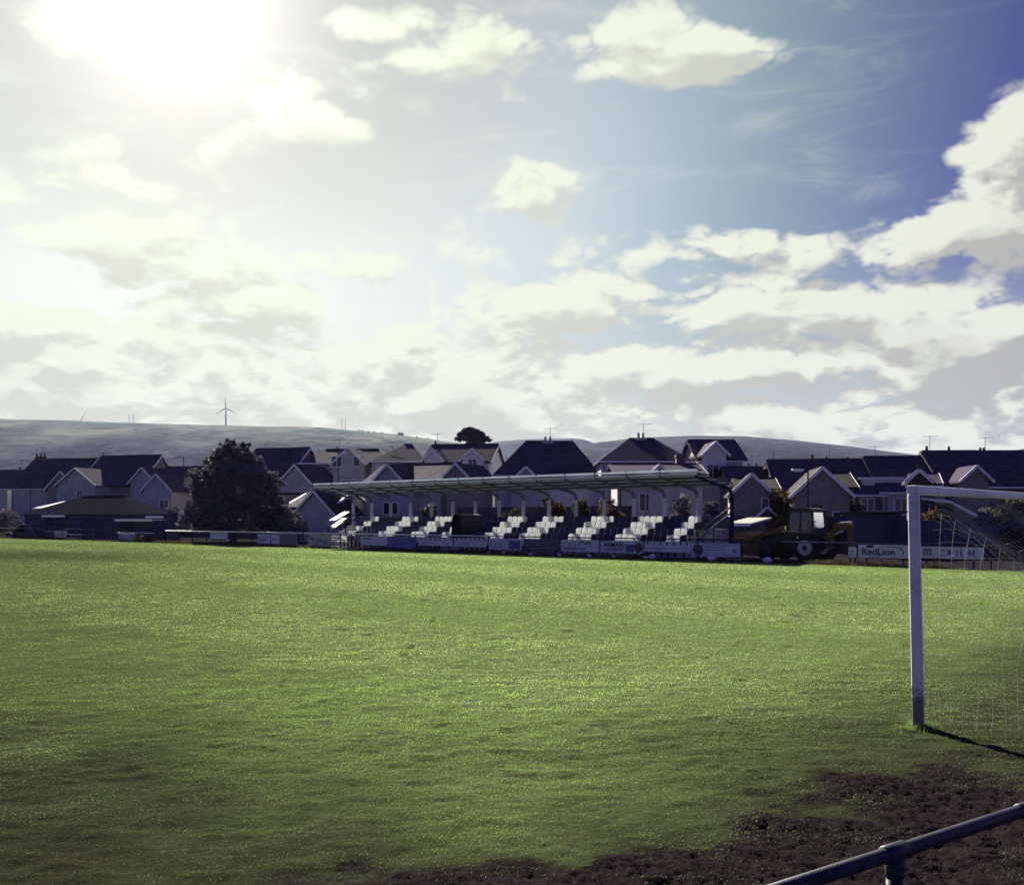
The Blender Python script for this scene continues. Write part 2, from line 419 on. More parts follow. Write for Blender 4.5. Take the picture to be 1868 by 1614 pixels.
def ground_z(x, y):
    mud, worn = wear_vignette_masks(x, y)
    near = sstep(y, 40, 12)
    z = (fbm(x * .5, y * .5, 3) - .5) * .05 * near
    z += (fbm(x * 4, y * 5.5, 4) - .5) * .052 * near * (1 - mud)
    clod = fbm(x * 16, y * 16, 5, .7)
    z += mud * ((np.abs(clod - .5) * -.19) + .018 + (fbm(x * 2.2, y * 2.2, 3) - .5) * .10)
    return z, mud, worn
def tensor(a, b, fine0, fine1, step, grow, biggest):
    """coordinates from a to b, spaced step inside fine0..fine1 and growing outside"""
    xs = list(np.arange(fine0, fine1, step)); s = step; x = xs[-1]
    while x < b: s = min(s * grow, biggest); x += s; xs.append(min(x, b))
    s = step; x = fine0
    while x > a: s = min(s * grow, biggest); x -= s; xs.insert(0, max(x, a))
    return np.array(xs)
gxs = tensor(-95, 40, -4.5, 6.2, .026, 1.05, 2.0); gys = tensor(1.0, 125, 5.0, 10.0, .026, 1.03, 1.5)
GX, GY = np.meshgrid(gxs, gys)
GZ, MUD, WEAR_VIGNETTE = ground_z(GX, GY)
nx, ny = len(gxs), len(gys)
idx = np.arange(nx * ny).reshape(ny, nx)
quads = np.stack([idx[:-1, :-1], idx[:-1, 1:], idx[1:, 1:], idx[1:, :-1]], -1).reshape(-1, 4)
cx, cy = (GX[:-1, :-1] + GX[1:, 1:]) / 2, (GY[:-1, :-1] + GY[1:, 1:]) / 2
keep = ((cx - FA.x) * V.x + (cy - FA.y) * V.y < -.25).ravel()
quads = quads[keep]

PM = bpy.data.materials.new('pitch_turf'); PM.use_nodes = True
T = NT(PM.node_tree); out = T.n('ShaderNodeOutputMaterial'); P = T.n('ShaderNodeBsdfPrincipled')
geo = T.n('ShaderNodeNewGeometry').outputs['Position']
mudA = T.n('ShaderNodeAttribute', attribute_name='mud').outputs['Fac']; wearVignetteA = T.n('ShaderNodeAttribute', attribute_name='worn').outputs['Fac']
nf = T.noise(geo, 22.0, 6, .7); nc = T.noise(geo, 1.2, 4, .6); nk = T.noise(geo, 90.0, 4, .7)
turf = T.mix(T.ss(nf, .3, .7), (.055, .085, .028), (.105, .145, .055))
turf = T.mix(T.ss(nc, .35, .7, 0, .5), turf, (.10, .115, .055))
soil = T.mix(T.ss(nf, .3, .75), (.008, .0066, .0078), (.026, .0205, .0225))
soil = T.mix(T.ss(nk, .62, .75, 0, .5), soil, (.075, .062, .06))
f = T.m('ADD', T.m('ADD', T.m('MULTIPLY', wearVignetteA, .40), T.m('MULTIPLY', mudA, .6)), T.m('MULTIPLY', T.m('SUBTRACT', nf, .5), .5), clamp=True)
P = T.n('ShaderNodeBsdfDiffuse'); T.put(P.inputs['Color'], T.mix(T.ss(f, .35, .75), T.mix(T.m('MULTIPLY', wearVignetteA, .92), turf, (.013, .0105, .0105)), soil))  # near-black tone carries both wear and the painted vignette
bn = T.n('ShaderNodeBump'); bn.inputs['Strength'].default_value = .8; bn.inputs['Distance'].default_value = .02
T.put(bn.inputs['Height'], T.m('ADD', nf, T.m('MULTIPLY', nk, .5))); T.t.links.new(bn.outputs[0], P.inputs['Normal'])
T.t.links.new(P.outputs[0], out.inputs[0])
pitch = npmesh('pitch', np.stack([GX, GY, GZ], -1).reshape(-1, 3), tris=quads, mat=PM, attrs={'mud': MUD.ravel(), 'worn': WEAR_VIGNETTE.ravel()}, smooth=True)
pitch['kind'] = 'structure'

# short grass: blades and, farther out, tufts, thinned and darkened by wear and the painted vignette
def blades(n, y0, y1, power, bent):
    t = rng.random(n)
    e = 2.0 - power
    Y = (t * (y1 ** e - y0 ** e) + y0 ** e) ** (1 / e)
    X = (rng.random(n) * 2 - 1) * (.62 * Y + .3)
    ok = (X - FA.x) * V.x + (Y - FA.y) * V.y < -.35
    X, Y = X[ok], Y[ok]
    z, mud, worn = ground_z(X, Y)
    clump = fbm(X * 2.3, Y * 2.3, 3)
    ok = rng.random(len(X)) > mud * .96 * sstep(clump, .70, .48) + worn * .12
    X, Y, z, mud, worn, clump = X[ok], Y[ok], z[ok], mud[ok], worn[ok], clump[ok]
    n = len(X)
    h = (.016 + .013 * rng.random(n)) * (.65 + .7 * clump) * (1 - .45 * worn) * (Y / 7) ** .30
    w = .0032 * (.7 + .6 * rng.random(n)) * (Y / 7) ** .75
    az = rng.random(n) * 2 * np.pi; lean = .35 + .75 * rng.random(n)
    fx = np.cos(az + 1.57 + rng.normal(0, .5, n)); fy = np.sin(az + 1.57 + rng.normal(0, .5, n))
    lx, ly = np.cos(az) * np.sin(lean) * h, np.sin(az) * np.sin(lean) * h; hz = np.cos(lean) * h
    base = np.stack([X, Y, z - .006], -1); W_ = np.stack([fx * w / 2, fy * w / 2, 0 * w], -1)
    tip = base + np.stack([lx * 1.35, ly * 1.35, hz * 1.05], -1)
    stripe = .5 + .5 * np.sin((X * V.x + Y * V.y) * 2 * np.pi / 9.0)
    patch = fbm(X * .35 + 5, Y * .35, 3)
    tint = np.clip(.16 * rng.random(n) + .55 * patch + .22 * clump + .34 * sstep(stripe, .30, .70) - .13, 0, 1)
    if bent:
        mid = base + np.stack([lx * .45, ly * .45, hz * .62], -1)
        vs = np.stack([base - W_, base + W_, mid - W_ * .8, mid + W_ * .8, tip], 1).reshape(-1, 3)
        k = np.arange(n)[:, None] * 5
        lp = np.concatenate([k + np.array([0, 1, 3, 2]), k + np.array([2, 3, 4])], 1).ravel()
        cnt = np.tile([4, 3], n); per = 5
    else:
        vs = np.stack([base - W_, base + W_, tip], 1).reshape(-1, 3)
        k = np.arange(n)[:, None] * 3
        lp = (k + np.array([0, 1, 2])).ravel(); cnt = np.full(n, 3); per = 3
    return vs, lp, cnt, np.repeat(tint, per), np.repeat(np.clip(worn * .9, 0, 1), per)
def foot_tuft(cx_, cy_, n):
    r = np.abs(rng.normal(0, .09, n)) + .05; a = rng.random(n) * 2 * np.pi
    X, Y = cx_ + r * np.cos(a), cy_ + r * np.sin(a)
    z = ground_z(X, Y)[0]; h = .05 + .08 * rng.random(n) * np.exp(-r / .15)
    az = rng.random(n) * 2 * np.pi; w = .005
    base = np.stack([X, Y, z - .006], -1); W_ = np.stack([np.cos(az) * w / 2, np.sin(az) * w / 2, 0 * az], -1)
    d = np.stack([np.cos(az + 1) * h * .5, np.sin(az + 1) * h * .5, h], -1)
    vs = np.stack([base - W_, base + W_, base + d], 1).reshape(-1, 3)
    return vs, np.arange(n * 3), np.full(n, 3), np.repeat(rng.random(n) * .4, 3), np.full(n * 3, .62)
GM = bpy.data.materials.new('grass_blade'); GM.use_nodes = True
T = NT(GM.node_tree); out = T.n('ShaderNodeOutputMaterial'); P = T.n('ShaderNodeBsdfPrincipled')
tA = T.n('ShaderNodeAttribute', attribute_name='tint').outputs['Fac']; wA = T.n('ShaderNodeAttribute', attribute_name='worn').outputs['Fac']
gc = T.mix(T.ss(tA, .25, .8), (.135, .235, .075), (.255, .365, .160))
gc = T.mix(T.m('MULTIPLY', wA, .85), gc, (.014, .0105, .0105))  # blades darkened by wear and by the painted vignette
D_ = T.n('ShaderNodeBsdfDiffuse'); T.put(D_.inputs['Color'], gc)
gl_ = T.n('ShaderNodeBsdfGlossy'); gl_.inputs['Roughness'].default_value = .5; gl_.inputs['Color'].default_value = (1, 1, .96, 1)
P = T.n('ShaderNodeMixShader'); P.inputs[0].default_value = .075
T.t.links.new(D_.outputs[0], P.inputs[1]); T.t.links.new(gl_.outputs[0], P.inputs[2])
tr = T.n('ShaderNodeBsdfTranslucent')
T.put(tr.inputs[0], T.mix(1.0, gc, (1.7, 1.7, 1.2), 'MULTIPLY'))
mx = T.n('ShaderNodeMixShader'); mx.inputs[0].default_value = .55
T.t.links.new(P.outputs[0], mx.inputs[1]); T.t.links.new(tr.outputs[0], mx.inputs[2]); T.t.links.new(mx.outputs[0], out.inputs[0])
NB = 1200000; _i = lambda a, b: (b ** .4 - a ** .4) / (100 ** .4 - 4.7 ** .4)
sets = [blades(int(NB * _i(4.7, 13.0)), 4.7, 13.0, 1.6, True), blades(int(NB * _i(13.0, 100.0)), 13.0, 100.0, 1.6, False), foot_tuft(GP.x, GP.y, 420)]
off = 0; LP = []
for s_ in sets: LP.append(s_[1] + off); off += len(s_[0])
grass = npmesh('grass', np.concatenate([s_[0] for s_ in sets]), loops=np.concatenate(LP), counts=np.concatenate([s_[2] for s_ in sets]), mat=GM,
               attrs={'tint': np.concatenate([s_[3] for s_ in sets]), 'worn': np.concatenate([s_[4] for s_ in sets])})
grass['kind'] = 'stuff'; grass['label'] = 'short wet grass of the football pitch'

# everything else underfoot: one sheet to the horizon, and the tarmac strip behind the touchline fence
EARTH = mat('rough_ground', (.030, .032, .018), .95, .4, .25, .6, 6, dirt=(.06, .045, .035))
mb = MB(); mb.poly([(-9000, -2000, -.12), (9000, -2000, -.12), (9000, 12000, -.12), (-9000, 12000, -.12)], [(0, 1, 2, 3)])
g_ = mb.build('ground', EARTH); g_['kind'] = 'structure'
TARMAC = mat('tarmac', (.018, .017, .021), .95, .3, 1.2, .4, 60, dirt=(.012, .011, .013), spec=.0)
mb = MB(); q = [fp(-130, -.25, -.006), fp(40, -.25, -.006), fp(40, 14, -.006), fp(-130, 14, -.006)]
mb.poly(q, [(0, 1, 2, 3)]); g_ = mb.build('path', TARMAC); g_['kind'] = 'structure'

# ------------------------------------------------------------------ hills far behind
HILL = bpy.data.materials.new('hill_pasture'); HILL.use_nodes = True
T = NT(HILL.node_tree); out = T.n('ShaderNodeOutputMaterial'); P = T.n('ShaderNodeBsdfPrincipled')
pos = T.n('ShaderNodeNewGeometry').outputs['Position']
nb = T.noise(pos, .006, 5, .6); nw = T.noise(pos, .03, 4, .6); nh = T.n('ShaderNodeSeparateXYZ'); T.put(nh.inputs[0], pos)
pas = T.mix(T.ss(nb, .4, .6), (.110, .150, .128), (.190, .220, .175))
nt = T.noise(T.vm('MULTIPLY', pos, (1, .5, 2.5)), .035, 7, .8)
heath = T.mix(T.ss(nt, .42, .60), (.014, .016, .024), (.060, .062, .070))
hedge = T.ss(T.noise(T.vm('MULTIPLY', pos, (1, .35, 4.0)), .012, 3, .5, dist=2.0), .53, .56)
pas = T.mix(T.m('MULTIPLY', hedge, .30), pas, (.008, .010, .011))
sx = T.n('ShaderNodeSeparateXYZ'); T.put(sx.inputs[0], pos)
east = T.ss(sx.outputs[0], -260, 420)                           # the hills to the right are heather, the left one pasture
hi = T.ss(T.m('ADD', T.m('ADD', nh.outputs[2], T.m('MULTIPLY', nb, 130)), T.m('MULTIPLY', nt, 60)), 190, 275)
P = T.n('ShaderNodeBsdfDiffuse')
T.put(P.inputs['Color'], T.mix(T.m('MULTIPLY', east, .80), T.mix(hi, heath, pas), T.mix(T.ss(nt, .4, .6), (.050, .052, .078), (.088, .088, .122))))
T.t.links.new(P.outputs[0], out.inputs[0])
def hill(prof, D, depth, seed, name='hill'):
    """ridge through photo pixels prof at distance D; the slope comes down towards the town and falls away behind"""
    px = np.linspace(prof[0][0], prof[-1][0], 150)
    py = np.interp(px, [p[0] for p in prof], [p[1] for p in prof])
    s = np.linspace(0, 1, 60)
    rows = []
    top = HC + (PY0 - py) / F * D
    for t in s:                                                 # t 0 = foot (near), .62 = ridge, 1 = behind
        Yd = D + (t - .62) * depth
        prof_t = np.sin(min(t / .62, 1) * np.pi / 2) ** 1.25 if t <= .62 else np.cos((t - .62) / .38 * np.pi / 2)
        X = (px - PX0) / F * D * (1 + (t - .62) * .1)
        bump_ = (fbm(X / 90 + seed, np.full_like(X, Yd / 90), 4) - .5) * 7 * min(1, abs(t - .62) * 6) * prof_t ** .5
        rows.append(np.stack([X, np.full_like(X, Yd), np.maximum(top * prof_t + bump_, -2)], -1))
    vs = np.stack(rows).reshape(-1, 3); i_ = np.arange(len(vs)).reshape(60, 150)
    qd = np.stack([i_[:-1, :-1], i_[:-1, 1:], i_[1:, 1:], i_[1:, :-1]], -1).reshape(-1, 4)
    o = npmesh(name, vs, tris=qd, mat=HILL, smooth=True); o['kind'] = 'structure'
    return vs.reshape(60, 150, 3)
HL = hill([(-420, 775), (-200, 762), (0, 768), (145, 771), (250, 775), (410, 780), (520, 783), (600, 784), (700, 793), (780, 803), (860, 815), (980, 850), (1100, 900)], 2300, 1500, 1)
hill([(760, 880), (850, 818), (905, 806), (960, 802.5), (1040, 800), (1062, 802), (1090, 812), (1160, 840), (1240, 890)], 3000, 1000, 5)
hill([(940, 870), (1020, 822), (1090, 808), (1150, 801), (1260, 796.5), (1350, 797.5), (1450, 806), (1550, 818), (1640, 830), (1720, 842), (1850, 880)], 2000, 900, 9)
hill([(1640, 890), (1740, 846), (1800, 832), (1868, 818), (2000, 800), (2200, 792), (2400, 800)], 2400, 900, 13)

# rough brown grass along the foot of the touchline fence
n = 60000
aa = rng.uniform(-118, 16, n); vv = rng.normal(0, .16, n) - .12
thick_ = fbm(aa * .35, vv * 0 + 3, 3)
ok = rng.random(n) < sstep(thick_, .36, .58); aa, vv, thick_ = aa[ok], vv[ok], thick_[ok]; n = len(aa)
X, Y = FA.x + U.x * aa + V.x * vv, FA.y + U.y * aa + V.y * vv
h = (.05 + .16 * rng.random(n)) * (.4 + 1.1 * sstep(thick_, .4, .7)); az = rng.random(n) * 2 * np.pi; w = .012
base = np.stack([X, Y, np.full(n, -.02)], -1); W_ = np.stack([np.cos(az) * w, np.sin(az) * w, 0 * az], -1)
d = np.stack([np.cos(az + 1) * h * .5, np.sin(az + 1) * h * .5, h], -1)
VG = foliage('verge_blade', (.030, .024, .018), (.105, .085, .048), .3)
verge = npmesh('verge_grass', np.stack([base - W_, base + W_, base + d], 1).reshape(-1, 3), tris=np.arange(n * 3).reshape(-1, 3), mat=VG, attrs={'tint': np.repeat(rng.random(n), 3)})
verge['kind'] = 'stuff'; verge['label'] = 'rough brown grass along the foot of the touchline fence'

# ------------------------------------------------------------------ goal
goal = thing('goal', 'white football goal with a sagging net, cut off by the edge of the photo', 'goal', GP, ANG)
mb = MB(); mb.beam((-.045 + .0, -.01, 2.34), (0, 0, -.05), .112, .105); goal_post = mb.build('post', GOAL, goal, bevel=.018)
mb = MB(); mb.beam((-.0, 7.32, 2.34), (0, 7.32, -.05), .112, .105); mb.build('post', GOAL, goal, bevel=.018)
mb = MB(); mb.beam((-.045, -.065, 2.385), (0, 7.38, 2.385), .105, .09); mb.build('crossbar', GOAL, goal, bevel=.016)
mb = MB()
for y_ in (.02, 7.3):                                           # bent stays that hold the net out at the back
    mb = MB(); mb.tube([(.02, y_, 2.30), (.30, y_, 2.26), (.55, y_, 2.12)], .014, 6); mb.build('net_bracket', GOAL, goal)
pass
NETM = mat('net_cord', (.22, .22, .23), .6, .1, 20)
NET2 = mat('net_cord_dusty', (.22, .22, .25), .7, .2, 20)
def net_edge(d):                                                # height of the net's upper edge, d metres behind the line
    return float(np.interp(d, [0, .10, .30, .55, .95, 1.35, 1.75, 2.05, 2.15], [2.38, 2.30, 2.20, 2.03, 1.735, 1.42, 1.02, .50, 0.0]))
def cords(lines, r, name, m_):
    V_, F_ = [], []
    for pts in lines:
        p = np.array(pts); n = len(p)
        d = np.gradient(p, axis=0); d /= np.maximum(np.linalg.norm(d, axis=1, keepdims=True), 1e-6)
        ref = np.where(np.abs(d[:, 2:3]) > .8, np.array([[0, 1.0, 0]]), np.array([[0, 0, 1.0]]))
        a = np.cross(d, ref); a /= np.linalg.norm(a, axis=1, keepdims=True); b = np.cross(a, d)
        b0 = sum(len(x) for x in V_)
        ring = np.stack([p + r * (a * math.cos(t) + b * math.sin(t)) for t in (0, 2.094, 4.189)], 1).reshape(-1, 3)
        V_.append(ring)
        i_ = np.arange(n - 1)
        for k in range(3):
            k2 = (k + 1) % 3
            F_.append(np.stack([i_ * 3 + k, i_ * 3 + k2, (i_ + 1) * 3 + k2, (i_ + 1) * 3 + k], -1) + b0)
    o = npmesh(name, np.concatenate(V_), tris=np.concatenate(F_), mat=m_); o.parent = goal
    return o
side = []
wig = lambda d, z: .04 * math.sin(d * 5 + z * 2.1) + .03 * math.sin(z * 6.3 + d)
for d in np.arange(.12, 2.1, .125):                             # side panel: upright cords that lean back to the slack edge
    zt = net_edge(d)
    zs = np.linspace(0.02, zt, 14)
    side.append([(d - .10 * ((zt - z) / max(zt, .3)) * (1 if z > zt * .35 else .7) + .02 * math.sin(z * 4 + d * 9), wig(d, z), z) for z in zs])
cords(side, .0012, 'side_net', NETM)
side = []
for z in np.arange(.12, 2.3, .125):
    ds = [d for d in np.linspace(0, 2.1, 30) if net_edge(d) > z]
    if len(ds) > 2: side.append([(d, wig(d, z), z + .012 * math.sin(d * 13 + z * 5) - .03 * math.sin(d * 1.5)) for d in ds])
cords(side, .0009, 'side_net', NET2)
back = []
prof_d = np.concatenate([np.linspace(0, 1.75, 18), np.linspace(1.8, 2.15, 10)])
sag = lambda d, t: .10 * math.sin(math.pi * min(d / 2.1, 1)) * (.5 + .5 * math.cos(t * 1.9)) + .05 * math.sin(t * 2.7 + d * 3)
for t in np.arange(.05, 7.3, .125):
    back.append([(d, t + .03 * math.sin(d * 6 + t), net_edge(d) - sag(d, t) * min(1, t * 1.5)) for d in prof_d])
arc = 0; last = None
for d in np.linspace(.08, 2.15, 120):
    z = net_edge(d); cur = np.array((d, z))
    arc = arc + (np.linalg.norm(cur - last) if last is not None else 0); last = cur
    if arc > .125 or d < .09:
        arc = 0
        back.append([(d, t, z - sag(d, t) * min(1, t * 1.5) + .01 * math.sin(t * 17)) for t in np.arange(.03, 7.3, .12)])
cords(back, .0017, 'back_net', NET2)
fold = []                                                       # the slack gathered along the upper edge of the side
for k in range(26):
    o1, o2, ph = rng.normal(0, .035), rng.normal(0, .05), rng.random() * 6
    fold.append([(d + o1, .02 + o2 + .03 * math.sin(d * 9 + ph), net_edge(d) - .02 - abs(o1) * 2 + .02 * math.sin(d * 14 + ph)) for d in np.linspace(.22, 1.15, 26)])
cords(fold, .0018, 'net_fold', NET2)

# near rail at the corner
RD = Vector((.818, .575, 0)); RC = Vector((gx(1632, 3.25), 3.25, 0))
rail = thing('pipe_railing', 'dark navy pipe rail with a clamped joint, close by across the mud', 'railing', RC, math.atan2(.575, .818))
mb = MB(); mb.tube([(-1.6, 0, 1.0), (-.06, 0, 1.0), (1.2, 0, 1.0), (3.2, 0, 1.0)], .0245, 20); mb.build('rail', TUBE, rail, smooth=True)
mb = MB(); mb.tube([(-.055, 0, 1.0), (-.05, 0, 1.0), (.05, 0, 1.0), (.055, 0, 1.0)], [.026, .031, .031, .026], 20); mb.tube([(0, 0, 1.0), (0, 0, .92), (0, 0, .915)], [.031, .031, .027], 20)
cl = mb.build('clamp', TUBE, rail, smooth=True)
mb = MB(); mb.disc((.0, -.032, .955), .008, .02, 'y', 8); mb.build('bolt', TUBE, cl); mb = MB(); mb.disc((.036, -.028, .99), .006, .016, 'y', 8); mb.build('bolt', TUBE, cl)
mb = MB(); mb.tube([(0, 0, .93), (0, 0, -.1)], .027, 20); mb.build('post', TUBE, rail, smooth=True)
mb = MB(); mb.tube([(.785, 0, 1.0), (.79, 0, 1.0), (.87, 0, 1.0), (.875, 0, 1.0)], [.025, .029, .029, .025], 20); mb.build('clamp', TUBE, rail, smooth=True)
mb = MB(); mb.tube([(2.4, 0, .98), (2.4, 0, -.1)], .0245, 20); mb.build('post', TUBE, rail, smooth=True)

# ------------------------------------------------------------------ grandstand
SX = -3.37
stand = thing('grandstand', 'long cantilevered stand with rows of white and navy seats and a thin pale roof', 'stand', fp(SX, 0), ANG)
BAY, NB_ = 2.17, 15
LEN = BAY * NB_
ROWS = 5
row_y = lambda k: 1.95 + .75 * k
row_z = lambda k: .06 + .345 * k
mb = MB()
prof = [(1.75, -.1), (1.75, row_z(0))]
for k in range(ROWS):
    prof += [(row_y(k) - .2 + .75, row_z(k))]
    if k < ROWS - 1: prof += [(row_y(k) - .2 + .75, row_z(k + 1))]
prof += [(row_y(ROWS - 1) + .55, -.1)]
mb.prism(prof, 'x', -LEN + 1.4, -1.25)
mb.build('terrace', CONCRETE, stand)
mb = MB(); mb.box(-LEN, -.1, 5.66, 5.72, -.1, 1.95); mb.box(-LEN, -.1, 5.62, 5.76, 1.95, 2.0); mb.build('rear_wall', NAVYSHEET, stand)
for i in range(NB_ + 1):
    x = -BAY * i
    mb = MB(); mb.beam((x, 5.5, -.1), (x, 5.5, 3.25), .15, .20, up=Vector((0, 1, 0))); mb.build('column', NAVY if i == 0 else STEEL, stand)
    mb = MB()
    arcp = [Vector((x, 5.5, 3.2)), Vector((x, 5.46, 3.42)), Vector((x, 5.30, 3.62)), Vector((x, 5.0, 3.70))] + [Vector((x, 5.0 - 3.27 * t, 3.72 + .55 * t)) for t in (.25, .5, .75, 1.0)]
    hts = [.17, .19, .21, .19, .16, .14, .12, .10]
    for j in range(len(arcp) - 1): mb.beam(arcp[j], arcp[j + 1] + (arcp[j + 1] - arcp[j]).normalized() * .02, .11, (hts[j] + hts[j + 1]) / 2, up=Vector((1, 0, 0)) if False else Vector((0, 0, 1)))
    mb.build('rafter', NAVY if i == 0 else RAFTER, stand)
ry = lambda t: 5.35 - 3.6 * t
rz = lambda t: 3.80 + .60 * t
for t in (.13, .38, .63, .88):
    mb = MB(); mb.beam((-LEN - .3, ry(t), rz(t) + .0), (0.1, ry(t), rz(t) - .02), .09, .06); mb.build('purlin', PURLIN, stand)
def sheet(mb, t0, t1, dz):
    p0, p1 = Vector((0, ry(t0), rz(t0) + .07 + dz)), Vector((0, ry(t1), rz(t1) + .07 + dz))
    mb.poly([Vector((x, p.y, p.z + dz_)) for dz_ in (0, .025) for p in (p0, p1) for x in (-LEN - .45, .12)], [(0, 1, 3, 2), (4, 6, 7, 5), (0, 4, 5, 1), (2, 3, 7, 6), (0, 2, 6, 4), (1, 5, 7, 3)])
strips = [(.0, .045), (.22, .25), (.47, .50), (.72, .75)]
edges = [-.06] + [e for st in strips for e in st] + [1.0]
mb = MB()
for i in range(0, len(edges), 2): sheet(mb, edges[i], edges[i + 1], 0)
mb.build('roof', ROOFSHEET, stand)
for st in strips:
    mb = MB(); sheet(mb, st[0], st[1], .002); mb.build('rooflight', ROOFLIGHT, stand)
for i in range(NB_):
    mb = MB(); x1, x0 = -BAY * i - .06, -BAY * (i + 1) + .06
    if i == 0: x1 = .12
    mb.box(x0, x1, 1.66, 1.70, 4.54, 4.66); mb.build('fascia', ROOFLIGHT, stand); mb = MB(); mb.box(x0, x1, 1.66, 1.70, 4.35, 4.45)
    mb.build('fascia', ROOFLIGHT, stand)
# seats
white_px = [(660, 687), (724, 755), (787, 820), (845, 862), (923, 959), (988, 1027), (1068, 1110), (1154, 1198), (1247, 1270), (1281, 1299)]
white_a = [(a_of(p, row_y(4)) - SX, a_of(q, row_y(4)) - SX) for p, q in white_px]
def seat(mb, x, y, z, w, mi):
    rec = .10
    P_ = [(-w / 2, .20, .36), (w / 2, .20, .36), (w / 2, .30, .76), (-w / 2, .30, .76)]
    # back shell with a rounded top and a hand slot
    back_ = [(-w * .46, .16, .40), (w * .46, .16, .40), (w * .48, .20, .62), (w * .42, .225, .73), (w * .30, .235, .77), (-w * .30, .235, .77), (-w * .42, .225, .73), (-w * .48, .20, .62)]
    fr = [(x + a, y + b, z + c) for a, b, c in back_]; bk = [(x + a * .98, y + b + .022, z + c) for a, b, c in back_]
    n = len(fr)
    mb.poly(fr + bk, [tuple(range(n)), tuple(range(n, 2 * n))[::-1]] + [(i, n + i, n + (i + 1) % n, (i + 1) % n) for i in range(n)], mi)
    pan = [(-w * .46, -.22), (w * .46, -.22), (w * .48, .0), (w * .44, .19), (-w * .44, .19), (-w * .48, .0)]
    top = [(x + a, y + b, z + .44 - .035 * (1 - abs(b + .05) * 4)) for a, b in pan]; bot = [(p[0], p[1], p[2] - .03) for p in top]
    n = len(top)
    mb.poly(top + bot, [tuple(range(n)), tuple(range(n, 2 * n))[::-1]] + [(i, n + i, n + (i + 1) % n, (i + 1) % n) for i in range(n)], mi)
    mb.box(x - .03, x + .03, y + .05, y + .14, z, z + .42, 1 if mi == 0 else mi)
SW = .43
cols = [(-1.55 - SW * i) for i in range(int((LEN - 3.4) / SW))]
slots = []
aisle = (a_of(862, row_y(4)) - SX, a_of(892, row_y(4)) - SX)
for i, x in enumerate(cols):
    if aisle[0] < x < aisle[1]: continue
    for k in range(ROWS): slots.append((x, k))
iswhite = lambda x: any(p <= x <= q for p, q in white_a)
slots.sort(key=lambda s: (-(s[0]) - .8 * (s[1] > 0)))
first = {}
for n_, (x, k) in enumerate(slots[:100]):
    w_ = iswhite(x)
    if w_ not in first:
        mb = MB(); seat(mb, 0, 0, 0, SW * .93, 0); first[w_] = mb.build('seat', [SEATW, NAVY] if w_ else [SEATB, NAVY], stand); o = first[w_]
    else:
        o = first[w_].copy(); COL.objects.link(o); o.parent = stand
    o.location = (x, row_y(k) + .12, row_z(k))
    o.rotation_euler = (rng.normal(0, .01), 0, rng.normal(0, .015))
mb = MB()
for x, k in slots[100:]: seat(mb, x, row_y(k) + .12, row_z(k), SW * .93, 0 if iswhite(x) else 2)
o = mb.build('seat_rows', [SEATW, NAVY, SEATB], stand); o['kind'] = 'stuff'
# covered gangway in the middle
mb = MB(); ac = (aisle[0] + aisle[1]) / 2
for j in range(8):
    t0, t1 = math.pi * j / 8, math.pi * (j + 1) / 8
    mb.beam((ac + .46 * math.cos(t0), 3.7, 1.95 + .40 * math.sin(t0)), (ac + .46 * math.cos(t1), 3.7, 1.95 + .40 * math.sin(t1)), 2.0, .04, up=Vector((0, 0, 1)) if 0 else Vector((math.cos(t0), 0, math.sin(t0))))
mb.box(ac - .50, ac - .44, 2.7, 4.7, 0, 1.96); mb.box(ac + .44, ac + .50, 2.7, 4.7, 0, 1.96); mb.box(ac - .44, ac + .44, 4.6, 4.65, 0, 2.2)
mb.build('gangway_cover', BLACK, stand)
# end stairs with handrails
def stairs(xa, xb, xr, m_, w, nm):
    mb = MB()
    pr = [(1.6, -.1)]
    for k in range(8):
        y0 = 1.9 + .42 * k; z1 = .19 * (k + 1)
        pr += [(y0, z1 - .19 if k else -.1), (y0, z1)]
    pr += [(5.5, 1.52), (5.5, -.1)]
    mb.prism(pr[1:], 'x', xa, xb); mb.build('stairs', CONCRETE, stand)
    mb = MB()
    zl = lambda y, b: b + (y - 2.1) * .40
    for b in (1.36, 1.02):
        mb.beam((xr, 2.1, zl(2.1, b)), (xr, 3.7, zl(3.7, b)), w, .075); mb.beam((xr, 3.7, zl(3.7, b)), (xr, 5.45, zl(5.45, b)), w, .075)
    for y in (2.1, 3.7): mb.beam((xr, y, 0), (xr, y, zl(y, 1.40)), .07, .07, up=Vector((0, 1, 0)))
    mb.build('handrail', m_, stand)
stairs(-1.2, -.15, -.08, DARKSTEEL, .07, 'r')
stairs(-LEN + .1, -LEN + 1.35, -LEN + 1.3, NAVY, .05, 'l')
mb = MB()
for y0, z0, y1, z1 in ((2.9, 1.86, 4.25, 2.50), (2.9, 1.34, 4.1, 2.00)):       # pale sloping panels on the far end stair
    mb.poly([Vector((-LEN + .75 + dx, y, z_ + dz)) for dz in (0, .09) for (y, z_) in ((y0, z0), (y1, z1)) for dx in (-.34, .34)],
            [(0, 1, 3, 2), (4, 6, 7, 5), (0, 4, 5, 1), (2, 3, 7, 6), (0, 2, 6, 4), (1, 5, 7, 3)])
mb.build('stair_panel', CREAM, stand)

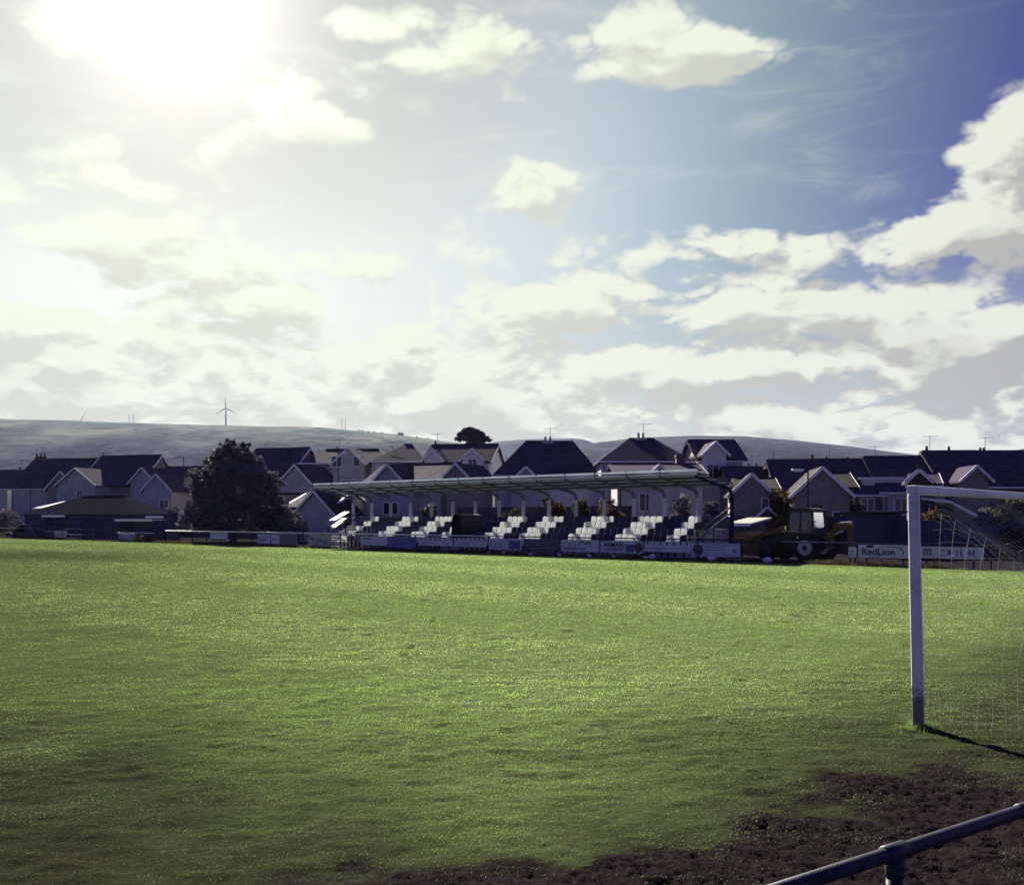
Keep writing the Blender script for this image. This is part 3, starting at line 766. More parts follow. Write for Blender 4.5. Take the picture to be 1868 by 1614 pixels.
# ------------------------------------------------------------------ touchline rail and advertising boards
def rail_fence(a0, a1, m_, label, h=1.03, r=.035, step=2.2, rail2=None, pm_=None):
    t = thing('rail_fence', label, 'fence', fp(a0, .06), ANG)
    L = a1 - a0
    mb = MB(); mb.tube([(0, 0, h), (L, 0, h)], r, 10); mb.build('rail', m_, t, smooth=True)
    n = max(1, round(L / step))
    pm = None
    for i in range(n + 1):
        if pm is None:
            mb = MB(); mb.tube([(0, 0, -.1), (0, 0, h - .02)], r * .9, 8); pm = mb.build('post', pm_ or m_, t, smooth=True); o = pm
        else: o = pm.copy(); COL.objects.link(o); o.parent = t
        o.location = (L * i / n, 0, 0)
    if rail2:
        mb = MB(); mb.tube([(0, 0, rail2), (L, 0, rail2)], r * .6, 8); mb.build('rail', m_, t, smooth=True)
    return t
rail_fence(-118, a_of(300), TUBE, 'dull dark part of the touchline rail at the far left', rail2=.5)
rail_fence(a_of(301), a_of(620), WHITE_RAIL, 'bright white touchline rail in front of the big dark tree', r=.05, pm_=NAVY)
rail_fence(a_of(640), a_of(890), WHITE_RAIL, 'white touchline rail before the far half of the stand', r=.045, pm_=NAVY)
rail_fence(a_of(892), a_of(1352), NAVY, 'navy touchline rail before the near half of the stand')
rail_fence(a_of(1353), 16, NAVY, 'navy touchline rail running on past the digger and behind the goal', h=.98)
BLUEINK = board_paint('blue_ink', (.05, .06, .30)); DARKINK = board_paint('dark_ink', (.025, .022, .06)); MIDINK = board_paint('mid_ink', (.13, .14, .26))
PALE = board_paint('pale_board', (.50, .52, .64), (.36, .37, .44)); BLUEB = board_paint('blue_board', (.06, .08, .34), (.05, .05, .16))
NAVYB = board_paint('navy_board', (.035, .038, .12), (.03, .03, .06)); GREYB = board_paint('grey_board', (.34, .33, .34), (.14, .13, .14))
def lettering(txt, parent, x, z, size, m_, squeeze=1.0, y=-.035, name='lettering', shear=0.0):
    cu = bpy.data.curves.new('text', 'FONT'); cu.body = txt; cu.size = size; cu.extrude = .004; cu.offset = size * .018; cu.shear = shear
    tmp = bpy.data.objects.new('text', cu); COL.objects.link(tmp)
    dg = bpy.context.evaluated_depsgraph_get()
    me = bpy.data.meshes.new_from_object(tmp.evaluated_get(dg)); me.name = name
    bpy.data.objects.remove(tmp)
    me.transform(Matrix.LocRotScale(Vector((x, y, z)), Matrix.Rotation(R(90), 3, 'X').to_quaternion(), Vector((squeeze, 1, 1))))
    me.materials.clear(); me.materials.append(m_)
    o = bpy.data.objects.new(name, me); COL.objects.link(o); o.parent = parent
    return o
def board(px0, px1, z0, z1, m_, label, v=-.02, feet=True):
    a0, a1 = a_of(px0, v), a_of(px1, v)
    t = thing('advertising_board', label, 'advertising board', fp(a0, v), ANG, 'advertising boards along the touchline')
    L = a1 - a0
    mb = MB(); mb.box(0, L, -.02, .015, z0, z1); mb.build('panel', m_, t, bevel=.006)
    for x in ([.15 * L, .85 * L] if L < 3 else [.1 * L, .5 * L, .9 * L]): mb = MB(); mb.box(x - .03, x + .03, .018, .05, -.08, z1 - .05); mb.build('leg', NAVY, t)
    return t, L
def bars(t, items, m_, name='lettering', y=-.028):
    mb = MB()
    for x0, x1, z0, z1 in items: mb.box(x0, x1, y, y + .009, z0, z1)
    return mb.build(name, m_, t)
t, L = board(384, 415, .30, .98, PALE, 'small pale board standing alone under the white rail')
bars(t, [(.06 * L, .94 * L, .30, .44)], NAVYB, 'lower_band')
t, L = board(470, 541, .14, .90, PALE, 'blue and white board in front of the low grey gable')
bars(t, [(.34 * L, .36 * L, .14, .9), (.58 * L, L, .2, .88)], NAVYB, 'lettering'); bars(t, [(.05 * L, .28 * L, .55, .62), (.05 * L, .24 * L, .38, .44), (.38 * L, .55 * L, .5, .58)], MIDINK)
t, L = board(563, 604, .0, .90, GREYB, 'mottled grey board just left of the white stair panels')
bars(t, [(.08 * L, .3 * L, .5, .75), (.36 * L, .6 * L, .35, .7), (.66 * L, .86 * L, .2, .62), (.2 * L, .5 * L, .12, .26)], MIDINK)
t, L = board(217, 247, .05, .72, BLUEB, 'low blue board at the far left with a brown heap beside it')
bars(t, [(.1 * L, .9 * L, .42, .50)], MIDINK)
t, L = board(100, 122, .2, .75, GREYB, 'little grey board far left below the white edged shelter')
bars(t, [(.2 * L, .42 * L, .3, .65), (.5 * L, .8 * L, .35, .68)], MIDINK)
t, L = board(658, 707, .28, .88, PALE, 'pale blue board at the far end of the stand, nearest the white stair')
bars(t, [(.1 * L, .35 * L, .68, .78), (.05 * L, L * .95, .24, .29)], NAVYB)
t, L = board(708, 760, .16, .90, BLUEB, 'plain deep blue board under the white rail')
bars(t, [(.12 * L, .9 * L, .62, .72), (.2 * L, .8 * L, .42, .5)], BLUEINK)
for p0, p1, lab in ((764, 826, 'pale notched board before the third white seat block'), (829, 888, 'pale notched board just left of the dark gangway'), (1176, 1260, 'pale notched board between the round badge board and the dark roundel')):
    t, L = board(p0, p1, .36, .90, PALE, lab)
    n = 7; bars(t, [(L * (i + .42) / n, L * (i + .62) / n, .72, .90) for i in range(n)], DARKINK, 'marking'); bars(t, [(.04 * L, .5 * L, .52, .56)], MIDINK)
t, L = board(892, 952, .24, .90, PALE, 'pale board with thin upright stripes just right of the dark gangway')
bars(t, [(L * i / 14, L * i / 14 + .03, .3, .82) for i in range(1, 9)], MIDINK); bars(t, [(.62 * L, .96 * L, .3, .8)], BLUEINK, 'lettering', -.026)
t, L = board(956, 1021, .22, .92, NAVYB, 'dark navy board with faint horizontal lines of writing')
bars(t, [(.1 * L, .8 * L, .70, .73), (.06 * L, .7 * L, .55, .58), (.2 * L, .9 * L, .40, .43)], MIDINK)
t, L = board(1024, 1093, .24, .90, PALE, 'pale board with a dark looping double arch mark')
mb = MB()
pts = [(.50, .62), (.52, .76), (.555, .83), (.59, .78), (.63, .70), (.66, .70), (.70, .78), (.74, .82), (.775, .74), (.785, .60)]
for p, q in zip(pts[:-1], pts[1:]): mb.beam((p[0] * L, -.03, p[1]), (q[0] * L, -.03, q[1]), .012, .05)
mb.build('emblem', DARKINK, t); bars(t, [(.06 * L, .66 * L, .38, .46)], MIDINK); bars(t, [(.22 * L, .48 * L, .56, .585), (.06 * L, .40 * L, .68, .70)], BLUEINK)
t, L = board(1096, 1173, .24, .88, PALE, 'pale board with dark capital letters, a blue square and a dark badge')
lettering('ARMAN', t, .07 * L, .54, .40, DARKINK, .95); bars(t, [(.08 * L, .55 * L, .40, .47)], BLUEINK); bars(t, [(.60 * L, .80 * L, .30, .72)], BLUEINK, 'logo_square')
mb = MB(); mb.disc((.90 * L, -.028, .56), .26, .012, 'y', 24); o = mb.build('badge', DARKINK, t); 
t, L = board(1262, 1350, .20, .86, PALE, 'pale board with a large dark roundel below the end stairs')
mb = MB(); mb.disc((.14 * L, -.028, .53), .30, .012, 'y', 28); bd = mb.build('roundel', DARKINK, t)
mb = MB()
for k in range(24):
    q0, q1 = 2 * math.pi * k / 24, 2 * math.pi * (k + 1) / 24
    mb.beam((.14 * L + .24 * math.cos(q0), -.037, .53 + .24 * math.sin(q0)), (.14 * L + .24 * math.cos(q1), -.037, .53 + .24 * math.sin(q1)), .006, .02)
mb.beam((.14 * L - .12, -.037, .45), (.14 * L + .12, -.037, .62), .006, .05)
mb.build('ring', MIDINK, bd)
bars(t, [(.25 * L, .92 * L, .76, .79), (.25 * L, .70 * L, .64, .68), (.28 * L, .68 * L, .52, .55), (.27 * L, .70 * L, .38, .41), (.25 * L, .92 * L, .28, .30), (.86 * L, .92 * L, .42, .56)], MIDINK)
t, L = board(1566, 1662, .36, .93, PALE, 'pale board with dark pub lettering left of the near goalpost')
lettering('RedLion', t, .06 * L, .50, .40, DARKINK, 1.12)
mb = MB()                                                       # the swash round the end of the name and the small crest above it
pts = [(.52, .84), (.70, .85), (.80, .80), (.855, .70), (.865, .58), (.84, .50)]
for p, q in zip(pts[:-1], pts[1:]): mb.beam((p[0] * L, -.03, p[1]), (q[0] * L, -.03, q[1]), .012, .035)
mb.box(.16 * L, .30 * L, -.034, -.022, .80, .92); mb.build('emblem', DARKINK, t)
t, L = board(1548, 1562, .36, .80, PALE, 'narrow pale board beside the pub board'); bars(t, [(.2 * L, .8 * L, .46, .50), (.2 * L, .8 * L, .6, .66)], MIDINK)
t, L = board(1672, 1795, .40, .90, PALE, 'long pale board seen through the goal net')
bars(t, [(.10 * L, .135 * L, .52, .80), (.15 * L, .18 * L, .52, .80), (.20 * L, .23 * L, .52, .80), (.10 * L, .24 * L, .74, .80), (.36 * L, .44 * L, .52, .56), (.37 * L, .43 * L, .72, .78), (.47 * L, .53 * L, .56, .78), (.60 * L, .63 * L, .52, .80), (.66 * L, .69 * L, .52, .80), (.78 * L, .81 * L, .52, .80), (.84 * L, .87 * L, .52, .80), (.78 * L, .87 * L, .64, .69)], MIDINK)

# ------------------------------------------------------------------ houses
def slab(mb, a, b, c, d, th, mi=0):                             # sloping roof plate abcd thickened downwards
    P_ = [Vector(p) for p in (a, b, c, d)]
    Q_ = [p - Vector((0, 0, th)) for p in P_]
    mb.poly(P_ + Q_, [(0, 1, 2, 3), (7, 6, 5, 4), (0, 4, 5, 1), (1, 5, 6, 2), (2, 6, 7, 3), (3, 7, 4, 0)], mi)
def window(parent, face, c, w, h, bars_=1, m_=None):
    """c = centre on the wall; face 'f' looks to -y, 'r' to +x"""
    x, y, z = c
    fr = MB(); t = .07
    def bx(mb, u0, u1, z0, z1, d0, d1):
        if face == 'f': mb.box(x + u0, x + u1, y - d1, y - d0, z + z0, z + z1)
        else: mb.box(x + d0, x + d1, y + u0, y + u1, z + z0, z + z1)
    bx(fr, -w / 2, w / 2, h / 2 - t, h / 2, .0, .09); bx(fr, -w / 2 - .06, w / 2 + .06, -h / 2 - .03, -h / 2 + t, .0, .13)
    bx(fr, -w / 2, -w / 2 + t, -h / 2 + t, h / 2 - t, .0, .09); bx(fr, w / 2 - t, w / 2, -h / 2 + t, h / 2 - t, .0, .09)
    for k in range(bars_):
        u = -w / 2 + w * (k + 1) / (bars_ + 1); bx(fr, u - .03, u + .03, -h / 2 + t, h / 2 - t, .0, .08)
    f_ = fr.build('window', m_ or WHITE, parent)
    pn = MB(); bx(pn, -w / 2 + t, w / 2 - t, -h / 2 + t, h / 2 - t, .01, .035); pn.build('pane', PANE, f_)
def chimney(mb, x, y, z0, z1, w=.8, d=.55, pots=2):
    mb.box(x - w / 2, x + w / 2, y - d / 2, y + d / 2, z0, z1); mb.box(x - w / 2 - .07, x + w / 2 + .07, y - d / 2 - .07, y + d / 2 + .07, z1 - .22, z1 - .08)
    for k in range(pots):
        px_ = x + (k - (pots - 1) / 2) * w * .5
        mb.tube([(px_, y, z1), (px_, y, z1 + .45), (px_, y, z1 + .48)], [.13, .10, .12], 8)
def house(name, label, px0, px1, Y0, py_ridge, py_eave, W_=8.0, wall=RENDER_CREAM, roof=SLATE, kind='gable', hip=(2.5, 2.5), wings=(), chim=(), wins=(), boards=True, cat='house', group=None, base=0.0, gutter=True, dormer=None, ang=ANG):
    """ridge runs from sight line px0 to px1 along the street; Y0 = distance of its left end"""
    ca, sa = math.cos(ang), math.sin(ang)
    x0 = gx(px0, Y0); q = (px1 - PX0) / F
    L = (q * Y0 - x0) / (ca - sa * q)
    Ym = Y0 + sa * .5 * L
    Rz = gz(py_ridge, Ym); Ez = gz(py_eave, Ym - W_ / 2 * ca)
    t = thing(name, label, cat, (x0, Y0, 0), ang, group)
    hw = W_ / 2; o = .35
    hl, hr = hip if kind == 'hip' else (0, 0)
    k = (Rz - Ez) / hw
    mb = MB()
    if kind == 'gable': mb.prism([(-hw, base - .2), (hw, base - .2), (hw, Ez), (0, Rz - .02), (-hw, Ez)], 'x', 0, L)
    else: mb.box(-hl, L + hr, -hw, hw, base - .2, Ez - .05)
    wl = mb.build('wall', wall, t)
    mb = MB(); th = .16
    if kind == 'gable':
        for s in (-1, 1): slab(mb, (-o, 0, Rz + th), (L + o, 0, Rz + th), (L + o, s * (hw + o), Ez - k * o + th), (-o, s * (hw + o), Ez - k * o + th), th)
    else:
        A_, B_ = Vector((0, 0, Rz + th)), Vector((L, 0, Rz + th)); e = Ez - .05
        c4 = [Vector((-hl - o, -hw - o, e)), Vector((L + hr + o, -hw - o, e)), Vector((L + hr + o, hw + o, e)), Vector((-hl - o, hw + o, e))]
        lo = [p - Vector((0, 0, .14)) for p in c4]
        mb.poly([A_, B_] + c4 + lo, [(2, 3, 1, 0), (4, 5, 0, 1), (5, 2, 0), (3, 4, 1), (2, 6, 7, 3), (3, 7, 8, 4), (4, 8, 9, 5), (5, 9, 6, 2), (9, 8, 7, 6)])
    rf = mb.build('roof', roof, t)
    mb = MB(); mb.box(-.2 if kind == 'gable' else 0, L + (.2 if kind == 'gable' else 0), -.09, .09, Rz + th - .03, Rz + th + .07); mb.build('ridge_tiles', roof, rf)
    if gutter:
        mb = MB(); mb.box(-hl - o, L + hr + o, -hw - o - .10, -hw - o, Ez - k * o * (kind == 'gable') - .10, Ez - k * o * (kind == 'gable') + .04); mb.build('gutter', WHITE if wall is not PEBBLE else BLACK, rf)
    if boards and kind == 'gable':
        mb = MB()
        for s in (-1, 1): mb.beam((L + o + .03, 0, Rz + .06), (L + o + .03, s * (hw + o), Ez - k * o + .06), .05, .22)
        mb.build('bargeboard', WHITE, rf)
    mb = MB(); xd = (-hl if kind == 'hip' else 0) + .25; mb.tube([(xd, -hw - .06, base), (xd, -hw - .06, Ez - .1)], .05, 6); mb.build('downpipe', BLACK, wl)
    for ci, (fx, fy, w, top, pots) in enumerate(chim[:1]):      # television aerial strapped to the stack
        mb = MB(); zt = gz(top, Ym); xa_ = fx * L + .25
        mb.tube([(xa_, fy, zt - 1.2), (xa_, fy, zt + .9)], .022, 5); mb.tube([(xa_ - .6, fy, zt + .8), (xa_ + .7, fy, zt + .85)], .014, 5)
        for k_ in range(5): mb.tube([(xa_ - .5 + .25 * k_, fy - .22, zt + .81 + .01 * k_), (xa_ - .5 + .25 * k_, fy + .22, zt + .81 + .01 * k_)], .010, 4)
        mb.build('aerial', BLACK, rf)
    for (fx, fy, w, top, pots) in chim:
        mb = MB(); xx = fx * L; z_roof = Rz - abs(fy) * k - .6
        chimney(mb, xx, fy, z_roof, gz(top, Ym) - .45 * (pots > 0), w, .6, pots); mb.build('chimney', BRICK if wall is not RENDER_WHITE else RENDER_GREY, rf)
    for (pxa, pxb, pyr, proj, wm, windows) in wings:            # wings reach towards the pitch, their gables face it
        yf = -hw - proj
        def loc_x(px):                                          # where the sight line meets the wing's front wall
            qq = (px - PX0) / F; ox, oy = x0 - yf * sa, Y0 + yf * ca
            return (qq * oy - ox) / (ca - sa * qq)
        xa, xb = loc_x(pxa), loc_x(pxb); xm = (xa + xb) / 2; hwg = (xb - xa) / 2
        Yw = Y0 + sa * xm + ca * yf
        zr = gz(pyr, Yw); ze = zr - hwg * 1.0 * (.95 if hwg < 2.6 else .72)
        mb = MB(); mb.prism([(xa, base - .2), (xb, base - .2), (xb, ze), (xm, zr - .02), (xa, ze)], 'y', yf, 0); mb.build('wall', wm or wall, t)
        kk = (zr - ze) / hwg; oo = .3
        mb = MB()
        for s in (-1, 1): slab(mb, (xm, yf - oo, zr + th), (xm, 0, zr + th), (xm + s * (hwg + oo), 0, ze - kk * oo + th), (xm + s * (hwg + oo), yf - oo, ze - kk * oo + th), th)
        r2 = mb.build('roof', roof, t)
        mb = MB()
        for s in (-1, 1): mb.beam((xm, yf - oo - .03, zr + .07), (xm + s * (hwg + oo), yf - oo - .03, ze - kk * oo + .07), .05, .20, up=Vector((0, 1, 0)) if 0 else Vector((0, 0, 1)))
        mb.build('bargeboard', WHITE, r2)
        for (wx, wz, ww, wh, nb) in windows: window(t, 'f', (xm + wx, yf, ze + wz), ww, wh, nb)
    for (face, u, z, w, h, nb) in wins:
        if face == 'f': window(t, 'f', (u * L, -hw, z), w, h, nb)
        else: window(t, 'r', (L + (hr if kind == 'hip' else 0), u, z), w, h, nb)
    if dormer:
        pa, pb, pt, pbm = dormer
        yf = -hw + .8
        def loc_x(px):
            qq = (px - PX0) / F; ox, oy = x0 - yf * sa, Y0 + yf * ca
            return (qq * oy - ox) / (ca - sa * qq)
        xa, xb = loc_x(pa), loc_x(pb); Yd = Y0 + sa * (xa + xb) / 2 + ca * yf
        zt, zb = gz(pt, Yd), gz(pbm, Yd)
        mb = MB(); mb.box(xa, xb, yf, -.2, zb, zt - .12); d_ = mb.build('dormer', CLAD, t)
        mb = MB(); mb.box(xa - .35, xb + .2, yf - .25, -.1, zt - .118, zt + .06); mb.build('dormer_roof', FELT, d_)
        mb = MB(); mb.box(xa - .36, xb + .21, yf - .27, yf - .25, zt - .13, zt + .07); mb.build('fascia', WHITE, d_)
        n = 3
        for i in range(n):
            cxw = xa + (xb - xa) * (.30, .52, .76)[i]; w = (xb - xa) * (.12, .22, .12)[i]
            window(t, 'f', (cxw, yf, (zb + zt) / 2 - .05), w, (zt - zb) * .62, 1)
    t['_L'] = L
    return t, L, Rz, Ez
# --- left group
house('house', 'low dark roofed house at the far left edge of the photo', -60, 53, 142, 860, 890, 8, RENDER_GREY, chim=[(.85, 0, .9, 852, 1)], wins=[('f', .75, 3.2, 1.1, 1.2, 1)], ang=R(-16))
house('house', 'long dark house with a stubby chimney at the left end of its roof', 66, 176, 136, 839, 888, 9, RENDER_GREY, chim=[(.08, 0, 1.3, 826, 3)],
      wings=[(86, 140, 861, 2.6, PEBBLE, []), (104, 174, 855, 4.2, None, [(.6, -1.2, 1.0, 1.2, 1)])], wins=[('f', .8, 4.6, 1.2, 1.2, 1)], ang=R(-16))
house('house', 'tall dark roofed house with a pale right gable, right of the stubby chimney house', 188, 292, 132, 833, 884, 9, PEBBLE,
      wings=[(238, 284, 854, 2.4, RENDER_GREY, []), (262, 312, 866, 4.0, RENDER_GREY, [(1.0, -2.0, 1.3, 1.6, 1)])], wins=[('f', .3, 4.8, 1.4, 1.2, 1)], ang=R(-16))
house('house', 'dark house half hidden by the big dark tree, with a block chimney on its ridge', 305, 410, 128, 853, 884, 8, RENDER_GREY, chim=[(.72, 0, 1.1, 834, 2)], wins=[('f', .2, 3.6, 1.1, 1.1, 1)], ang=R(-16))
house('house', 'dark roofed house with a brown sunlit end gable right of the big dark tree', 470, 562, 116, 820, 872, 8.4, PEBBLE,
      wings=[(512, 567, 849, 3.4, RENDER_GREY, [])], wins=[('r', -1.0, 4.6, 1.0, 1.2, 1), ('f', .2, 4.4, 1.2, 1.2, 1)], ang=R(-22))
house('house', 'grey blue house with a broad front gable and a small finial chimney', 594, 690, 114, 822, 845, 8, RENDER_GREY, kind='hip', hip=(1.6, 2.4), chim=[(.22, 0, .5, 815, 1)],
      wings=[(608, 664, 818, 2.2, None, [(-1.3, .2, 1.2, 1.2, 1), (.9, .2, .8, 1.1, 0), (0, -2.4, 1.6, 1.2, 2)])], wins=[('f', .02, 4.7, 1.1, 1.2, 1)], ang=R(-6))
house('house', 'dark hipped house with a square chimney stack on its left slope', 738, 752, 112, 813, 842, 9, RENDER_WHITE, kind='hip', hip=(2.8, 2.0), chim=[(-1.6, -1.2, 1.1, 829, 2)], wins=[('f', -.8, 5.6, 1.2, 1.2, 1)], ang=R(-4))
house('house', 'long house with pale boarded gables and the round topped pine behind its roof', 792, 905, 108, 813, 844, 8.4, CLAD, chim=[(.02, 0, .7, 804, 1)],
      wings=[(774, 806, 823, .8, None, []), (844, 880, 820, 1.6, None, [(0, -.6, 1.0, 1.3, 1)])], wins=[('r', .4, 6.2, 1.0, 1.3, 1), ('f', .4, 5.6, 1.2, 1.3, 1)], ang=R(-10))
house('bungalow', 'low house with a wide pale gable peering over the far end of the stand roof', 706, 838, 96, 849, 878, 7.4, RENDER_GREY,
      wings=[(668, 752, 849, 1.4, None, [(.2, -1.6, 1.6, 1.1, 1)]), (815, 852, 847, 1.6, PEBBLE, [])], cat='house', ang=R(-24))
house('house', 'huge dark hipped roof with twin chimney pots, above the middle of the stand', 958, 1046, 97, 808, 868, 11, RENDER_WHITE, SLATE, 'hip', (2.9, 2.0), chim=[(.47, 0, .95, 797, 2)],
      wings=[(932, 986, 853, 1.8, RENDER_GREY, [])], ang=R(0))
house('house', 'house with a tall pyramid hipped roof and a two pot chimney on its peak', 1147, 1193, 92, 803, 842, 9, RENDER_WHITE, SLATE, 'hip', (3.0, 2.6), chim=[(.48, 0, .85, 790, 2)], wins=[('f', .1, 6.5, 1.3, 1.1, 1), ('f', .75, 6.5, 1.3, 1.1, 1), ('f', .42, 6.5, 1.0, 1.1, 1)], ang=R(0))
house('bungalow', 'flat fronted low house with a tiny white gablet behind the near half of the stand', 1118, 1268, 84, 850, 866, 7, RENDER_GREY, chim=[(.83, .4, .75, 829, 0)],
      wings=[(1184, 1222, 850, .6, None, [])], wins=[('f', .33, 3.4, 1.1, 1.5, 1)], cat='house', ang=R(0))
house('house', 'tall narrow house with one steep front gable, just right of the stand roof', 1259, 1335, 90, 806, 838, 7, RENDER_GREY, SLATE,
      wings=[(1284, 1325, 808, 1.2, RENDER_WHITE, [(-.2, -1.6, 1.1, 1.4, 1)])], wins=[('f', .12, 6.6, 1.3, 1.0, 1)], ang=R(3))
house('house', 'low dark house with two chimney stacks beside the small brown gable', 1322, 1402, 84, 855, 888, 7, RENDER_GREY, SLATE, chim=[(.55, 0, .55, 846, 1), (.72, 0, .5, 846, 1)], ang=R(4))
house('house', 'small brown house with a neat low gable right of the end column', 1344, 1405, 72, 876, 893, 5.5, PEBBLE, SLATE_BROWN, wings=[(1336, 1406, 867, 1.2, None, [(1.15, -.9, 1.0, 1.2, 1)])], ang=R(-8))
# --- the terrace on the right: five houses in a row
terr = [(1404, 1492, 842, 842, [(.02, 0, .8, 840, 1), (.88, 0, .7, 830, 1)], None, 'end house of the dark terrace, with a chimney at each end of its ridge'),
        (1492, 1580, 841, 841, [(.18, 0, .55, 834, 1), (.62, 0, .5, 834, 1)], None, 'dark terrace house behind the brown gabled house with the sunlit roof edge'),
        (1580, 1686, 836, 836, [(.1, 0, .5, 833, 1), (.66, 0, .45, 833, 1)], (1574, 1652, 872, 899), 'dark terrace house with a wide white boarded dormer'),
        (1686, 1776, 826, 826, [(.05, 0, 1.0, 814, 1), (.5, 0, .6, 815, 1)], None, 'dark terrace house with a turret like chimney above the goalpost'),
        (1776, 1905, 826, 826, [(.12, 0, .55, 817, 2), (.42, 0, .5, 822, 1)], None, 'dark terrace house at the far right edge with paired chimney pots')]
Yt = 82.0
for px0, px1, pr, _, ch, dm, lab in terr:
    pe = pr + 58
    t, L, Rz, Ez = house('terraced_house', lab, px0, px1, Yt, pr, pe, 9.5, BRICK if px0 != 1580 else RENDER_GREY, SLATE, chim=ch, dormer=dm, ang=R(-5), boards=px0 > 1700, cat='house', group='terrace on the right',
                         wins=[('f', .3, Ez_ if False else 3.0, 1.1, 1.3, 1) for Ez_ in (0,)] + [('f', .7, 3.0, 1.1, 1.3, 1)], wings=[(1756, 1804, 852, 2.0, PEBBLE, [])] if px0 == 1686 else ())
    Yt -= .087 * L
house('house', 'brown gabled house with a sunlit left roof edge behind the lamp post', 1478, 1540, 70, 866, 890, 6.5, PEBBLE, SLATE_BROWN, wings=[(1449, 1550, 855, 3.0, None, [(1.2, -1.6, 1.1, 1.0, 1)])], ang=R(-9))
house('cottage', 'small dark outbuilding with a white edged pointed gable right behind the goalpost', 1668, 1700, 58, 868, 884, 4, TIMBER, SLATE, wings=[(1661, 1692, 860, .8, None, [])], cat='house', ang=R(-18))
# --- outbuildings
house('pavilion', 'single storey dark pavilion with a hipped roof edged in light, far left', 150, 228, 108, 908, 937, 9, TIMBER_BLUE, FELT, 'hip', (3.6, 3.6), cat='pavilion', gutter=False, ang=R(-14))
house('garage', 'low garage with a plain blue grey gable left of the stand roof', 572, 640, 92, 898, 925, 6.5, RENDER_GREY, SLATE_BROWN, wings=[(536, 614, 897, 1.2, None, [])], cat='garage', gutter=False, ang=R(-24))
house('shed', 'small shed with a pale slanting roof against the big dark tree', 512, 552, 96, 903, 918, 5, TIMBER, FELT, cat='shed', boards=True, ang=R(-20))
house('shed', 'little blue grey shed with a pointed gable above the bright flat roof', 1388, 1420, 69, 927, 944, 3.0, TIMBER_BLUE, FELT, wings=[(1374, 1424, 926, .6, None, [])], cat='shed', gutter=False, ang=R(-8))

def shed_flat(name, label, px0, px1, Y, zf, zb, D, wall, roof_m, cat):
    """shed with a single sloping roof, front height zf, back zb"""
    x0 = gx(px0, Y); q = (px1 - PX0) / F; L = (q * Y - x0) / (.746 + .666 * q)
    t = thing(name, label, cat, (x0, Y, 0), ANG)
    mb = MB(); mb.prism([(0, -.2), (D, -.2), (D, zb), (0, zf)], 'x', 0, L); mb.build('wall', wall, t)
    mb = MB(); k = (zb - zf) / D
    slab(mb, (-.25, -.3, zf - .3 * k + .1), (L + .25, -.3, zf - .3 * k + .1), (L + .25, D + .3, zb + .3 * k + .1), (-.25, D + .3, zb + .3 * k + .1), .09)
    mb.build('roof', roof_m, t)
    mb = MB(); mb.box(-.27, L + .27, -.34, -.30, zf - .3 * k - .05, zf - .3 * k + .12); mb.build('fascia', WHITE if roof_m is not FELT else BLACK, t)
    return t
SHEET = mat('white_roof_sheet', (.50, .49, .43), .35, .08, 1.0, lines=((1, 0, 0), .2, .3), spec=.2)
shed_flat('store', 'dark store with a bright white sunlit roof right of the stand', 1336, 1366, 57, 1.74, 2.0, 2.0, NAVYSHEET, SHEET, 'shed')
shed_flat('container', 'tall plain navy container between the digger and the goalpost', 1546, 1612, 54, 2.35, 2.4, 2.6, NAVYSHEET, FELT, 'container')
shed_flat('lean_to', 'small lean to with a white sunlit roof far left beside the pavilion', 66, 96, 112, 3.2, 3.9, 3.0, TIMBER_BLUE, SHEET, 'shed')

def dugout(label, px0, px1, Y, h, m_, rim, arch=False):
    x0 = gx(px0, Y); q = (px1 - PX0) / F; L = (q * Y - x0) / (.746 + .666 * q); D = 1.5
    t = thing('dugout', label, 'dugout', (x0, Y, 0), ANG)
    if arch:
        mb = MB(); n = 14
        ring = [(L / 2 + L / 2 * math.cos(math.pi * k / n), h * math.sin(math.pi * k / n)) for k in range(n + 1)]
        P_ = [(x, y, z) for y in (0, D) for x, z in ring]; m1 = n + 1
        mb.poly(P_, [(k, k + 1, m1 + k + 1, m1 + k) for k in range(n)] + [tuple(m1 + k for k in range(n + 1))])
        mb.build('shell', m_, t)
        mb = MB(); mb.tube([(x, -.02, z) for x, z in ring], .05, 6); mb.build('rim', rim, t)
    else:
        mb = MB(); mb.box(0, L, D - .05, D, 0, h - .1); mb.build('back_panel', m_, t)
        for x in (0, L - .05): mb = MB(); mb.prism([(.3, 0), (D - .06, 0), (D - .06, h - .1), (0, h - .1)], 'x', x, x + .05); mb.build('side_panel', m_, t)
        mb = MB(); mb.box(-.1, L + .1, -.25, D + .05, h - .1, h); mb.build('roof', m_, t)
        mb = MB(); mb.box(-.12, L + .12, -.31, -.255, h - .14, h + .06); mb.build('rim', rim, t)
        mb = MB(); mb.box(.1, L - .1, D - .55, D - .1, .42, .47); mb.build('bench', WHITE, t)
        mb = MB(); mb.box(-.02, L + .02, -.05, .0, .0, .72) ; mb.build('front_panel', m_, t)
        mb = MB(); mb.box(-.04, L + .04, -.08, .02, .72, .80); mb.build('rail', rim, t)
    return t
dugout('white edged shelter with a flat roof at the far left touchline', 82, 122, 103, 2.35, NAVYSHEET, WHITE_RAIL)
dugout('long low shelter with a bright roof edge in front of the pavilion', 216, 282, 93, 1.95, TIMBER_BLUE, WHITE_RAIL)
dugout('taller blue kiosk with a pale counter rail right of the pavilion', 272, 302, 96, 2.25, TIMBER_BLUE, WHITE_RAIL)
dugout('dark arched shelter at the far left edge of the pitch', 22, 64, 106, 1.45, NAVYSHEET, MIDINK, arch=True)

